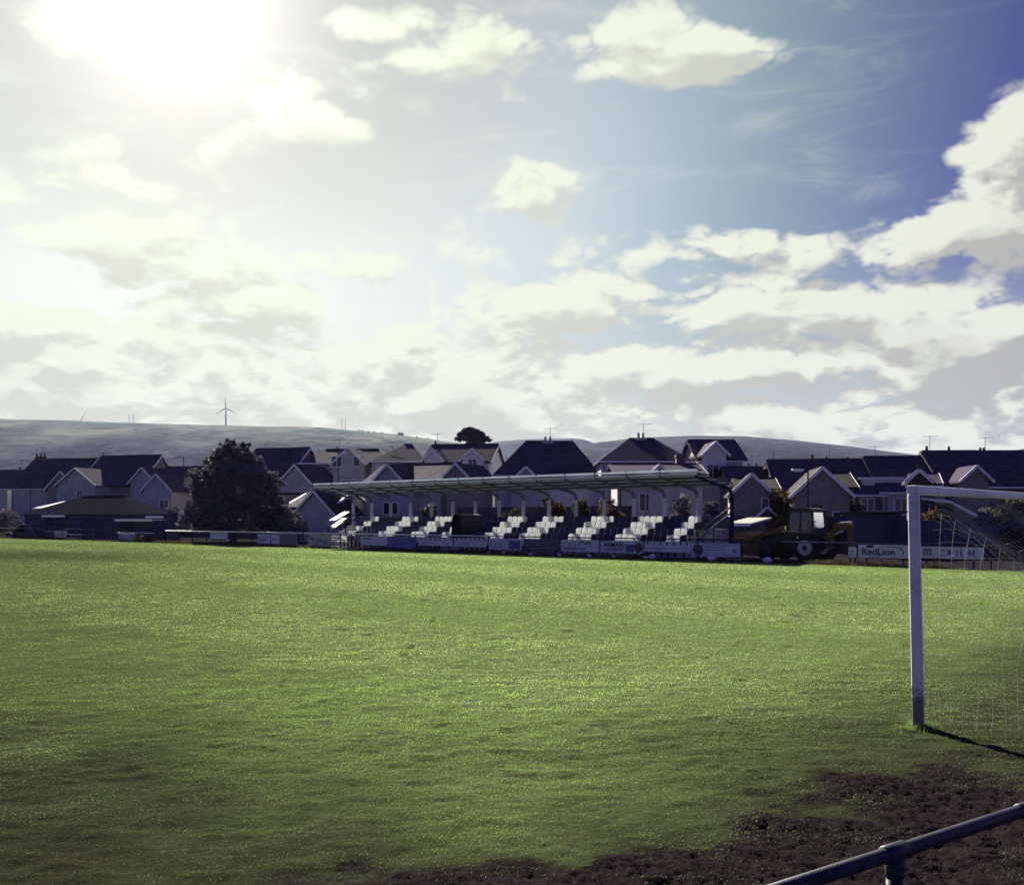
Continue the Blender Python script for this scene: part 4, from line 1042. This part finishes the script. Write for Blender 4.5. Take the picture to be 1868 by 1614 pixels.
# garden walls and fences behind the ground
def panel_fence(label, a0, a1, v, h, m_, cap=None, post=WHITE):
    t = thing('garden_fence', label, 'fence', fp(a0, v), ANG)
    L = a1 - a0; n = max(1, round(L / 1.83))
    mb = MB(); mb.box(0, L, -.02, .02, -.1, h); mb.build('panel', m_, t)
    src = None
    for i in range(n + 1):
        if src is None: mb = MB(); mb.box(-.05, .05, -.06, .05, -.1, h + .08); src = mb.build('post', m_, t); o = src
        else: o = src.copy(); COL.objects.link(o); o.parent = t
        o.location = (L * i / n, 0, 0)
    if cap: mb = MB(); mb.box(0, L, -.05, .05, h + .001, h + .05); mb.build('cap_rail', cap, t)
panel_fence('dark boarded fence along the far left of the ground', -110, -52, 15, 1.9, TIMBER)
panel_fence('long dark fence with a pale top rail left of the stand', -51, -36.5, 12, 2.15, TIMBER_BLUE, WHITE_RAIL)
panel_fence('dark fence seen between the stand columns', -36, -18, 17, 3.0, TIMBER)
panel_fence('blue grey fence behind the near end of the stand', -17.5, 1.5, 18, 2.2, TIMBER_BLUE)
panel_fence('tall navy boarded fence behind the digger', 2.6, 12, 11, 2.0, TIMBER_BLUE)
panel_fence('dark fence behind the goal at the right edge', 12.4, 30, 9, 2.2, TIMBER)

# ------------------------------------------------------------------ trees and shrubs
LEAF_DARK = foliage('dark_leaf', (.075, .068, .095), (.15, .138, .15), .2)
LEAF_MID = foliage('mid_leaf', (.032, .034, .026), (.08, .078, .045), .25)
LEAF_RUST = foliage('rust_leaf', (.035, .024, .012), (.12, .075, .028), .3)
LEAF_PINE = foliage('pine_leaf', (.022, .022, .028), (.045, .046, .042), .12)
def leaves(blobs, n, size, seed, shell=.55):
    r_ = np.random.default_rng(seed)
    b = np.array(blobs, dtype=float); vol = (b[:, 3] * b[:, 4] * b[:, 5]) ** .75
    which = r_.choice(len(b), n, p=vol / vol.sum())
    d = r_.normal(size=(n, 3)); d /= np.linalg.norm(d, axis=1, keepdims=True)
    rad = (shell + (1 - shell) * r_.random(n)) ** .8 * (.74 + .52 * fbm(d[:, 0] * 3 + which * 7, d[:, 2] * 3 + d[:, 1] * 2, 3))
    c = b[which, :3] + d * b[which, 3:6] * rad[:, None]
    a = r_.normal(size=(n, 3)); a /= np.linalg.norm(a, axis=1, keepdims=True)
    u = np.cross(a, r_.normal(size=(n, 3))); u /= np.linalg.norm(u, axis=1, keepdims=True)
    s = size * (.5 + r_.random(n))[:, None]
    P_ = np.stack([c - a * s, c + u * s * .55, c + a * s, c - u * s * .55], 1).reshape(-1, 3)
    tint = np.clip(r_.random(n) * .5 + .5 * r_.random(len(b))[which], 0, 1)
    return P_, np.arange(n * 4).reshape(-1, 4), np.repeat(tint, 4)
def tree(name, label, px, Y, blobs, n, size, m_, seed, trunk=None, branches=(), cat='tree', group=None, z0=0.0, v=None):
    t = thing(name, label, cat, (gx(px, Y), Y, z0), 0, group)
    P_, q, tint = leaves(blobs, n, size, seed)
    o = npmesh('crown' if cat == 'tree' else 'foliage', P_, tris=q, mat=m_, attrs={'tint': tint}); o.parent = t
    if trunk:
        h, r = trunk
        mb = MB(); mb.tube([(0, 0, -.3), (.03, .02, h * .35), (-.04, .05, h * .7), (0, 0, h)], [r * 1.25, r, r * .8, r * .45], 8)
        for (bx_, by_, bz_, z_s) in branches: mb.tube([(0, 0, z_s), (bx_ * .5, by_ * .5, (z_s + bz_) / 2 + .2), (bx_, by_, bz_)], [r * .55, r * .35, r * .12], 6)
        mb.build('trunk', BARK, t)
    return t
def k_(px_w, Y): return px_w / F * Y
Y = 88
m = lambda px: k_(px, Y)                                        # metres for photo pixels at that distance
bl = []
r0 = random.Random(3)
for (px, py, rx, ry) in [(427, 818, 12, 16), (438, 828, 20, 14), (415, 838, 22, 16), (452, 845, 20, 18), (398, 858, 26, 18), (470, 866, 24, 20), (432, 862, 40, 26), (386, 890, 34, 24), (480, 896, 30, 24), (430, 902, 60, 34), (372, 925, 42, 26), (486, 930, 30, 26), (350, 948, 30, 22), (430, 945, 84, 28), (500, 955, 22, 18), (405, 830, 10, 10), (447, 815, 8, 8), (402, 850, 26, 20), (458, 852, 28, 20), (474, 880, 34, 24), (374, 884, 30, 24), (418, 822, 14, 12), (396, 836, 8, 8), (364, 905, 16, 12), (505, 915, 12, 12)]:
    bl.append((gx(px, Y) - gx(425, Y), r0.uniform(-1.2, 1.2), gz(py, Y), m(rx), m(rx) * .8, m(ry)))
for (x_, y_, z_, rx_, ry_, rz_) in list(bl):                     # loose sprays that break the outline
    for k in range(3):
        a_ = r0.uniform(-.3, 3.4); q_ = r0.uniform(.9, 1.22); s_ = r0.uniform(.16, .34)
        bl.append((x_ + rx_ * q_ * math.cos(a_), y_, z_ + rz_ * q_ * math.sin(a_), rx_ * s_, ry_ * s_, rz_ * s_ * 1.1))
tree('conifer_tree', 'big dark bushy conifer towering over the white rail', 425, Y, bl, 21000, .20, LEAF_DARK, 21, (7.0, .30))
Y = 150
bl = [(gx(px, Y) - gx(862, Y), r0.uniform(-.8, .8), gz(py, Y), k_(rx, Y), k_(rx, Y) * .8, k_(ry, Y)) for (px, py, rx, ry) in [(858, 787, 16, 6), (846, 794, 12, 6), (872, 793, 14, 6), (860, 797, 22, 7), (838, 801, 8, 4), (884, 800, 9, 5), (878, 806, 8, 4), (864, 806, 14, 7), (893, 804, 4, 2.5), (872, 813, 8, 5)]]
tree('pine_tree', 'flat topped dark pine standing above the roofs', 862, Y, bl, 3600, .24, LEAF_PINE, 5, (12.5, .30), [(-1.5, 0, 12.6, 9), (1.7, 0, 12.2, 9), (.6, .3, 14, 10)])
shrubs = [  # name, label, px, Y, py top, half width px, material, seed
    ('shrub', 'rust brown leafy shrub behind the sixth bay of the stand', 1012, 72, 898, 30, LEAF_RUST, 31), ('shrub', 'dark brown shrub behind the seventh bay of the stand', 1062, 71, 905, 26, LEAF_MID, 32),
    ('shrub', 'rust and green shrub just left of the tall back window', 1116, 70, 900, 30, LEAF_RUST, 33), ('shrub', 'pale flecked shrub behind the stand at its fourth white block', 935, 74, 915, 26, LEAF_MID, 34),
    ('shrub', 'round dark bush with pale flecks near the right end of the stand', 1243, 66, 898, 34, LEAF_DARK, 35), ('shrub', 'smaller dark bush beside the end stairs', 1298, 64, 905, 22, LEAF_DARK, 36),
    ('shrub', 'low dark shrub filling the gap right of the big dark tree', 528, 84, 930, 30, LEAF_DARK, 37), ('shrub', 'dark bush behind the far bays of the stand', 780, 82, 905, 30, LEAF_MID, 38),
    ('shrub', 'rust coloured bush between the brown gable and the lamp post', 1432, 66, 880, 34, LEAF_RUST, 39), ('shrub', 'thin brown bush in front of the gabled house behind the lamp post', 1496, 62, 915, 36, LEAF_RUST, 40),
    ('shrub', 'dark bush between the gabled house and the white dormer', 1556, 64, 890, 26, LEAF_MID, 41), ('shrub', 'brown scrub seen through the net beside the goalpost', 1722, 54, 905, 42, LEAF_RUST, 42),
    ('shrub', 'dark scrub seen through the middle of the net', 1790, 52, 912, 40, LEAF_DARK, 43), ('shrub', 'dark scrub at the right edge behind the net', 1856, 50, 905, 44, LEAF_MID, 44),
    ('shrub', 'low dark hedge plant at the far left edge', 12, 118, 925, 32, LEAF_DARK, 45), ('shrub', 'dark hedge plant under the houses left of the pavilion', 95, 120, 928, 34, LEAF_DARK, 46),
    ('shrub', 'dark hedge plant right of the pavilion roof', 318, 110, 918, 26, LEAF_DARK, 47), ('shrub', 'dark shrub behind the tall navy container', 1610, 66, 900, 36, LEAF_DARK, 48)]
for nm, lab, px, Y, pt, hw, m_, sd in shrubs:
    rr = random.Random(sd); H_ = gz(pt, Y); w = k_(hw, Y); bl = []
    for k in range(9):
        zc = H_ * rr.uniform(.15, .82); rx = w * rr.uniform(.35, .6)
        bl.append((rr.uniform(-.6, .6) * w * (1.1 - zc / H_ * .5), rr.uniform(-.5, .5) * w, zc, rx, rx, min(rx, H_ - zc) * rr.uniform(.8, 1.1)))
    bl.append((0, 0, H_ * .3, w * .9, w * .8, H_ * .32))
    tree(nm, lab, px, Y, bl, 2600, .13, m_, sd, (H_ * .7, .06), [(w * .4, 0, H_ * .7, H_ * .3), (-w * .35, .1, H_ * .75, H_ * .25)], cat='shrub', group='shrubs behind the ground')
tree('heap', 'brown heap of dead leaves beside the low blue board', 262, 86.5, [(0, 0, .25, .8, .6, .35), (.7, .1, .18, .6, .5, .25), (-.6, 0, .15, .5, .5, .22)], 900, .07, LEAF_RUST, 60, cat='leaf heap')

# far-off woods and hedges on the hills, one mass
P_all, T_all = [], []
r_ = np.random.default_rng(77)
hv = HL.reshape(-1, 3)
rows, cols_ = HL.shape[:2]
def clump(p, s):
    n = 12
    d = r_.normal(size=(n, 3)); d /= np.linalg.norm(d, axis=1, keepdims=True); d[:, 2] = np.abs(d[:, 2])
    c = p + d * s * np.array([.8, .6, .7])
    a = r_.normal(size=(n, 3)); a /= np.linalg.norm(a, axis=1, keepdims=True); u = np.cross(a, d)
    q = np.stack([c - a * s * .5, c + u * s * .5, c + a * s * .5, c - u * s * .5], 1).reshape(-1, 3)
    P_all.append(q); T_all.append(np.full(len(q), r_.random()))
for k in range(0):
    i = r_.integers(2, rows - 30); j = r_.integers(0, cols_)
    p = HL[i, j] + r_.normal(0, 8, 3) * np.array([1, 1, 0])
    f_ = fbm(np.array([p[0] / 160]), np.array([p[1] / 110]), 3)[0]
    lowland = 1 - i / (rows * .62)
    if lowland < .30 + .3 * f_: continue
    clump(p, r_.uniform(1.6, 3.6))
ridge = np.array([[gx(px, 2300), 2300, gz(py, 2300)] for px, py in ((655, 788), (662, 788.5), (672, 789.5), (683, 790), (697, 792), (726, 796), (729, 796), (733, 797), (760, 800), (780, 802), (800, 805))])
for p in ridge: clump(p + np.array([0, 0, 1]), r_.uniform(3, 5))
for k in (0, 1, 2): clump(np.array([gx(728 + k * 2, 2300), 2300, gz(794, 2300)]), 7)
q = np.concatenate(P_all)
o = npmesh('hedges', q, tris=np.arange(len(q)).reshape(-1, 4), mat=foliage('far_leaf', (.010, .011, .014), (.020, .020, .022), .1, .02), attrs={'tint': np.concatenate(T_all)}); o['kind'] = 'stuff'; o['label'] = 'small shrubs and hedges along the far ridge'

# ------------------------------------------------------------------ turbines and masts on the ridge
TURB = mat('turbine_white', (.55, .56, .58), .5, .05, .05)
def turbine(label, px, py_base, py_hub, blade_px, ang0, D):
    t = thing('wind_turbine', label, 'wind turbine', (gx(px, D), D, gz(py_base, D)), R(10))
    H_ = gz(py_hub, D) - gz(py_base, D)
    mb = MB(); mb.tube([(0, 0, -12), (0, 0, H_ * .5), (0, 0, H_)], [2.4, 1.9, 1.3], 10); mb.build('tower', TURB, t, smooth=True)
    mb = MB(); mb.box(-1.4, 1.4, -3, 5, H_ - 1.2, H_ + 1.6); mb.tube([(0, -3, H_), (0, -4.6, H_), (0, -5.2, H_)], [1.3, 1.1, .3], 10); mb.build('nacelle', TURB, t)
    Lb = k_(blade_px, D)
    for k in range(3):
        a = R(ang0 + 120 * k); d = Vector((math.sin(a), 0, math.cos(a))); s = Vector((math.cos(a), 0, -math.sin(a)))
        c = Vector((0, -4, H_))
        mb = MB()
        pts = [c + d * .6 - s * .7, c + d * Lb * .2 - s * 1.5, c + d * Lb - s * .2, c + d * Lb + s * .25, c + d * Lb * .2 + s * .9, c + d * .6 + s * .7]
        mb.poly(pts + [p + Vector((0, .5, 0)) for p in pts], [tuple(range(6)), tuple(range(6, 12))[::-1]] + [(i, 6 + i, 6 + (i + 1) % 6, (i + 1) % 6) for i in range(6)])
        mb.build('blade', TURB, t)
turbine('slender wind turbine standing full height on the left ridge', 412, 781, 745, 21, -2, 2300)
turbine('wind turbine mostly hidden behind the ridge, only its two upper blades showing', 146, 790, 771, 22, 28, 2650)
for px, top in ((235.5, 757), (243, 756)):
    t = thing('mast', 'thin pale mast on the left ridge, ' + ('left one of the close pair' if px < 240 else 'right one of the close pair'), 'mast', (gx(px, 2400), 2400, gz(782, 2400)))
    mb = MB(); H_ = gz(top, 2400) - gz(782, 2400); mb.tube([(0, 0, -5), (0, 0, H_)], [1.0, .7], 6); mb.box(-1.5, 1.5, -.4, .4, H_ * .9, H_ * .92); mb.build('pole', TURB, t)
for px in (624, 630):
    t = thing('mast', 'thin pale mast above the hipped house with the finial chimney, ' + ('left' if px < 626 else 'right') + ' one of two', 'mast', (gx(px, 2400), 2400, gz(792, 2400)))
    mb = MB(); H_ = gz(764, 2400) - gz(792, 2400); mb.tube([(0, 0, -5), (0, 0, H_)], [.9, .6], 6); mb.box(-1.5, 1.5, -.4, .4, H_ * .9, H_ * .92); mb.build('pole', TURB, t)

# ------------------------------------------------------------------ street lamps
def lamp(label, px, Y, py_head, arm):
    t = thing('street_lamp', label, 'street lamp', (gx(px, Y), Y, 0), 0, 'street lamps among the houses')
    H_ = gz(py_head, Y)
    mb = MB(); mb.tube([(0, 0, -.2), (0, 0, 1.2), (0, 0, 1.25), (0, 0, H_ + .1)], [.10, .10, .065, .05], 8); mb.tube([(0, 0, H_ - .1), (arm * .5, 0, H_ + .12), (arm, 0, H_ + .12)], .035, 6); mb.build('pole', BLACK, t)
    mb = MB(); s = 1 if arm > 0 else -1
    mb.prism([(arm - .1 * s, H_ + .16), (arm + .62 * s, H_ + .17), (arm + .62 * s, H_ + .08), (arm + .4 * s, H_ - .04), (arm, H_ + .0)], 'y', -.14, .14); mb.build('lamp_head', WHITE_RAIL, t)
lamp('street lamp at the far left above the stubby chimney house', 56, 128, 841, -.5)
lamp('street lamp with its head just above the second full roof from the left', 188, 126, 826, .5)
lamp('street lamp beside the big dark tree, rising over the block chimney house', 335, 122, 834, -.6)
lamp('street lamp in front of the grey blue broad gable', 617, 104, 828, .3)
lamp('tall lamp post in front of the sunlit roof edge near the digger', 1474, 60, 860, -.35)

# ------------------------------------------------------------------ yellow digger
dg = thing('digger', 'yellow backhoe digger with a dark glazed cab parked behind the rail', 'digger', fp(a_of(1462, 3.2), 3.2), ANG)
GREYRIM = mat('grey_rim', (.42, .42, .46), .5, .15, 5)
def wheel(x, y, r, w, hub, rm_=None):
    mb = MB(); mb.disc((x, y, r), r, w, 'y', 28); ty = mb.build('wheel', RUBBER, dg)
    mb = MB()
    for k in range(22):
        a = 2 * math.pi * k / 22; mb.box(-.03, .03, -w * .48, w * .48, r * .97, r * 1.03, 0, Matrix.Translation((x, y, r)) @ Matrix.Rotation(a, 4, 'Y'))
    o = mb.build('tread', RUBBER, ty); o['kind'] = 'stuff'
    mb = MB(); mb.disc((x, y - w * .42, r), r * hub, w * .24, 'y', 24, 0); rm = mb.build('rim', rm_ or GREYRIM, ty)
    mb = MB(); mb.disc((x, y - w * .52, r), r * hub * .36, .05, 'y', 16); mb.build('hub', BLACK, ty)
wheel(.75, -1.0, .66, .46, .56); wheel(.75, 1.0, .66, .46, .56)
wheel(-1.35, -.95, .48, .36, .5, DARKSTEEL); wheel(-1.35, .95, .48, .36, .5, DARKSTEEL)
mb = MB(); mb.prism([(-2.1, .62), (1.5, .62), (1.5, 1.15), (.2, 1.22), (-.4, 1.22), (-2.1, 1.10)], 'y', -.5, .5); mb.build('chassis', BLACK, dg)
mb = MB(); mb.prism([(-2.15, .85), (-.45, .85), (-.45, 1.45), (-1.2, 1.42), (-2.0, 1.30), (-2.15, 1.15)], 'y', -.46, .46); mb.build('hood', BLACK, dg, bevel=.03)
mb = MB(); mb.box(-2.17, -2.15, -.36, .36, .9, 1.2); mb.build('grille', BLACK, dg)
cab = MB()
for (x, y) in ((-.42, -.72), (-.42, .72), (.95, -.72), (.95, .72)): cab.beam((x, y, 1.1), (x + (.12 if x < 0 else -.06), y * .93, 2.42), .08, .08, up=Vector((0, 1, 0)))
for y in (-.69, .69): cab.beam((.25, y * 1.03, 1.1), (.28, y * .97, 2.42), .06, .06, up=Vector((0, 1, 0)))
cab.box(-.5, 1.0, -.76, .76, 1.0, 1.42)
c_ = cab.build('cab', BLACK, dg)
mb = MB(); mb.prism([(-.42, 2.42), (1.0, 2.42), (.92, 2.56), (.6, 2.60), (-.1, 2.60), (-.36, 2.54)], 'y', -.75, .75); mb.build('cab_roof', BLACK, c_)
mb = MB()
for y in (-.695, .695): mb.poly([(-.36, y, 1.42), (.2, y, 1.42), (.24, y * .97, 2.38), (-.27, y * .97, 2.38)], [(0, 1, 2, 3)]); mb.poly([(.28, y, 1.42), (.9, y, 1.42), (.86, y * .97, 2.38), (.31, y * .97, 2.38)], [(0, 1, 2, 3)])
mb.poly([(-.40, -.66, 1.42), (-.40, .66, 1.42), (-.30, .62, 2.38), (-.30, -.62, 2.38)], [(0, 1, 2, 3)]); mb.poly([(.94, -.66, 1.42), (.94, .66, 1.42), (.88, .62, 2.38), (.88, -.62, 2.38)], [(0, 1, 2, 3)])
gl = bpy.data.materials.new('cab_glass'); gl.use_nodes = True; T = NT(gl.node_tree); out = T.n('ShaderNodeOutputMaterial'); tb = T.n('ShaderNodeBsdfTransparent'); gs = T.n('ShaderNodeBsdfGlossy'); gs.inputs['Roughness'].default_value = .05
T.put(tb.inputs[0], (.55, .60, .66, 1)); fr = T.n('ShaderNodeFresnel'); mx = T.n('ShaderNodeMixShader'); T.t.links.new(T.m('ADD', fr.outputs[0], .06), mx.inputs[0]); T.t.links.new(tb.outputs[0], mx.inputs[1]); T.t.links.new(gs.outputs[0], mx.inputs[2]); T.t.links.new(mx.outputs[0], out.inputs[0])
mb.build('cab_window', gl, c_)
mb = MB(); mb.box(.1, .5, -.25, .25, 1.42, 1.5); mb.box(.42, .52, -.25, .25, 1.5, 2.0); mb.tube([(-.2, 0, 1.42), (-.1, 0, 1.75)], .03, 6); mb.build('driver_seat', RUBBER, c_)
mb = MB()
for y in (-.62, .62):
    mb.beam((-.55, y, 1.62), (-1.7, y, 1.30), .12, .20); mb.beam((-1.68, y, 1.33), (-2.55, y, .75), .12, .18)
mb.build('loader_arm', DIMYELLOW, dg)
mb = MB(); mb.prism([(-2.5, .35), (-2.45, 1.25), (-2.6, 1.42), (-3.15, 1.30), (-3.25, .95), (-2.95, 1.05), (-2.72, .95), (-2.80, .42), (-3.2, .30), (-3.1, .24)], 'y', -1.05, 1.05); mb.build('bucket', YELLOW, dg, bevel=.02)
mb = MB(); mb.beam((1.4, .1, 1.0), (1.75, .1, 1.75), .22, .28, up=Vector((0, 1, 0))); mb.beam((1.70, .1, 1.72), (2.55, .1, 1.66), .24, .34); mb.beam((2.50, .1, 1.74), (2.44, .1, .80), .2, .28, up=Vector((0, 1, 0))); mb.build('boom', DIMYELLOW, dg, bevel=.02)
mb = MB(); mb.prism([(2.3, .35), (2.6, .75), (2.44, .95), (2.15, .9), (2.0, .55)], 'y', -.2, .4); mb.build('backhoe_bucket', BLACK, dg)
mb = MB(); mb.tube([(1.5, .1, 1.25), (2.1, .1, 1.50)], .06, 8); mb.tube([(1.9, -.05, 1.86), (2.6, -.05, 1.90)], .05, 8); mb.build('hydraulic_ram', GREYRIM, dg)
mb = MB(); mb.tube([(-.75, .3, 1.42), (-.75, .3, 2.15)], .045, 8); mb.build('exhaust', BLACK, dg)
mb = MB(); mb.box(-.50, -.44, -.7, -.55, 1.30, 1.40); mb.build('headlight', WHITE, dg); mb = MB(); mb.box(-.50, -.44, .55, .7, 1.30, 1.40); mb.build('headlight', WHITE, dg)
mb = MB(); mb.box(.3, 1.2, -1.25, -.78, 1.34, 1.40); mb.box(-1.8, -.9, -1.15, -.78, 1.0, 1.05); mb.build('mudguard', BLACK, dg)

# added white lumps standing in for bright spots along the foot of the boards
LUMP = mat('lump_white', (.78, .78, .76), .6, .06, 8)
for i, (px, lab) in enumerate([(776, 'crumpled white lump under the first notched board'), (892, 'crumpled white lump below the dark gangway'), (918, 'crumpled white lump under the striped board'), (968, 'crumpled white lump at the left foot of the navy board'), (1020, 'crumpled white lump between the navy board and the arch mark board'),
                               (1075, 'crumpled white lump under the board with the arch mark'), (1120, 'crumpled white lump under the board with capital letters'), (1178, 'crumpled white lump left of the notched board before the end stairs'), (1190, 'larger crumpled white bag sized lump under the notched board before the end stairs'), (1298, 'crumpled white bag sized lump under the board with the large roundel'), (1400, 'crumpled white sheet sized lump under the digger bucket')]):
    rr = random.Random(i + 90); s = .11 if 'bag' not in lab and 'sheet' not in lab else .19
    bm = bmesh.new(); bmesh.ops.create_icosphere(bm, subdivisions=2, radius=s)
    for v_ in bm.verts: v_.co = Vector((v_.co.x * 1.3, v_.co.y, v_.co.z * .7)) * rr.uniform(.7, 1.25)
    me = bpy.data.meshes.new('lump'); bm.to_mesh(me); bm.free(); me.materials.append(LUMP)
    o = bpy.data.objects.new('lump', me); COL.objects.link(o); o.location = fp(a_of(px, -.12), -.12, s * .55); o.rotation_euler = (0, 0, rr.uniform(0, 6))
    tag(o, lab, 'lump', 'white lumps along the boards')

# ------------------------------------------------------------------ the air
HZ = bpy.data.materials.new('haze'); HZ.use_nodes = True
T = NT(HZ.node_tree); out = T.n('ShaderNodeOutputMaterial'); pv = T.n('ShaderNodeVolumePrincipled')
pv.inputs['Color'].default_value = (.54, .58, 1.0, 1); pv.inputs['Density'].default_value = HAZE_D; pv.inputs['Anisotropy'].default_value = .10
T.t.links.new(pv.outputs[0], out.inputs['Volume'])
mb = MB(); mb.box(-3500, 3500, -60, 4200, -1.5, 300); hz = mb.build('haze', HZ); hz['kind'] = 'stuff'
hz.visible_shadow = True
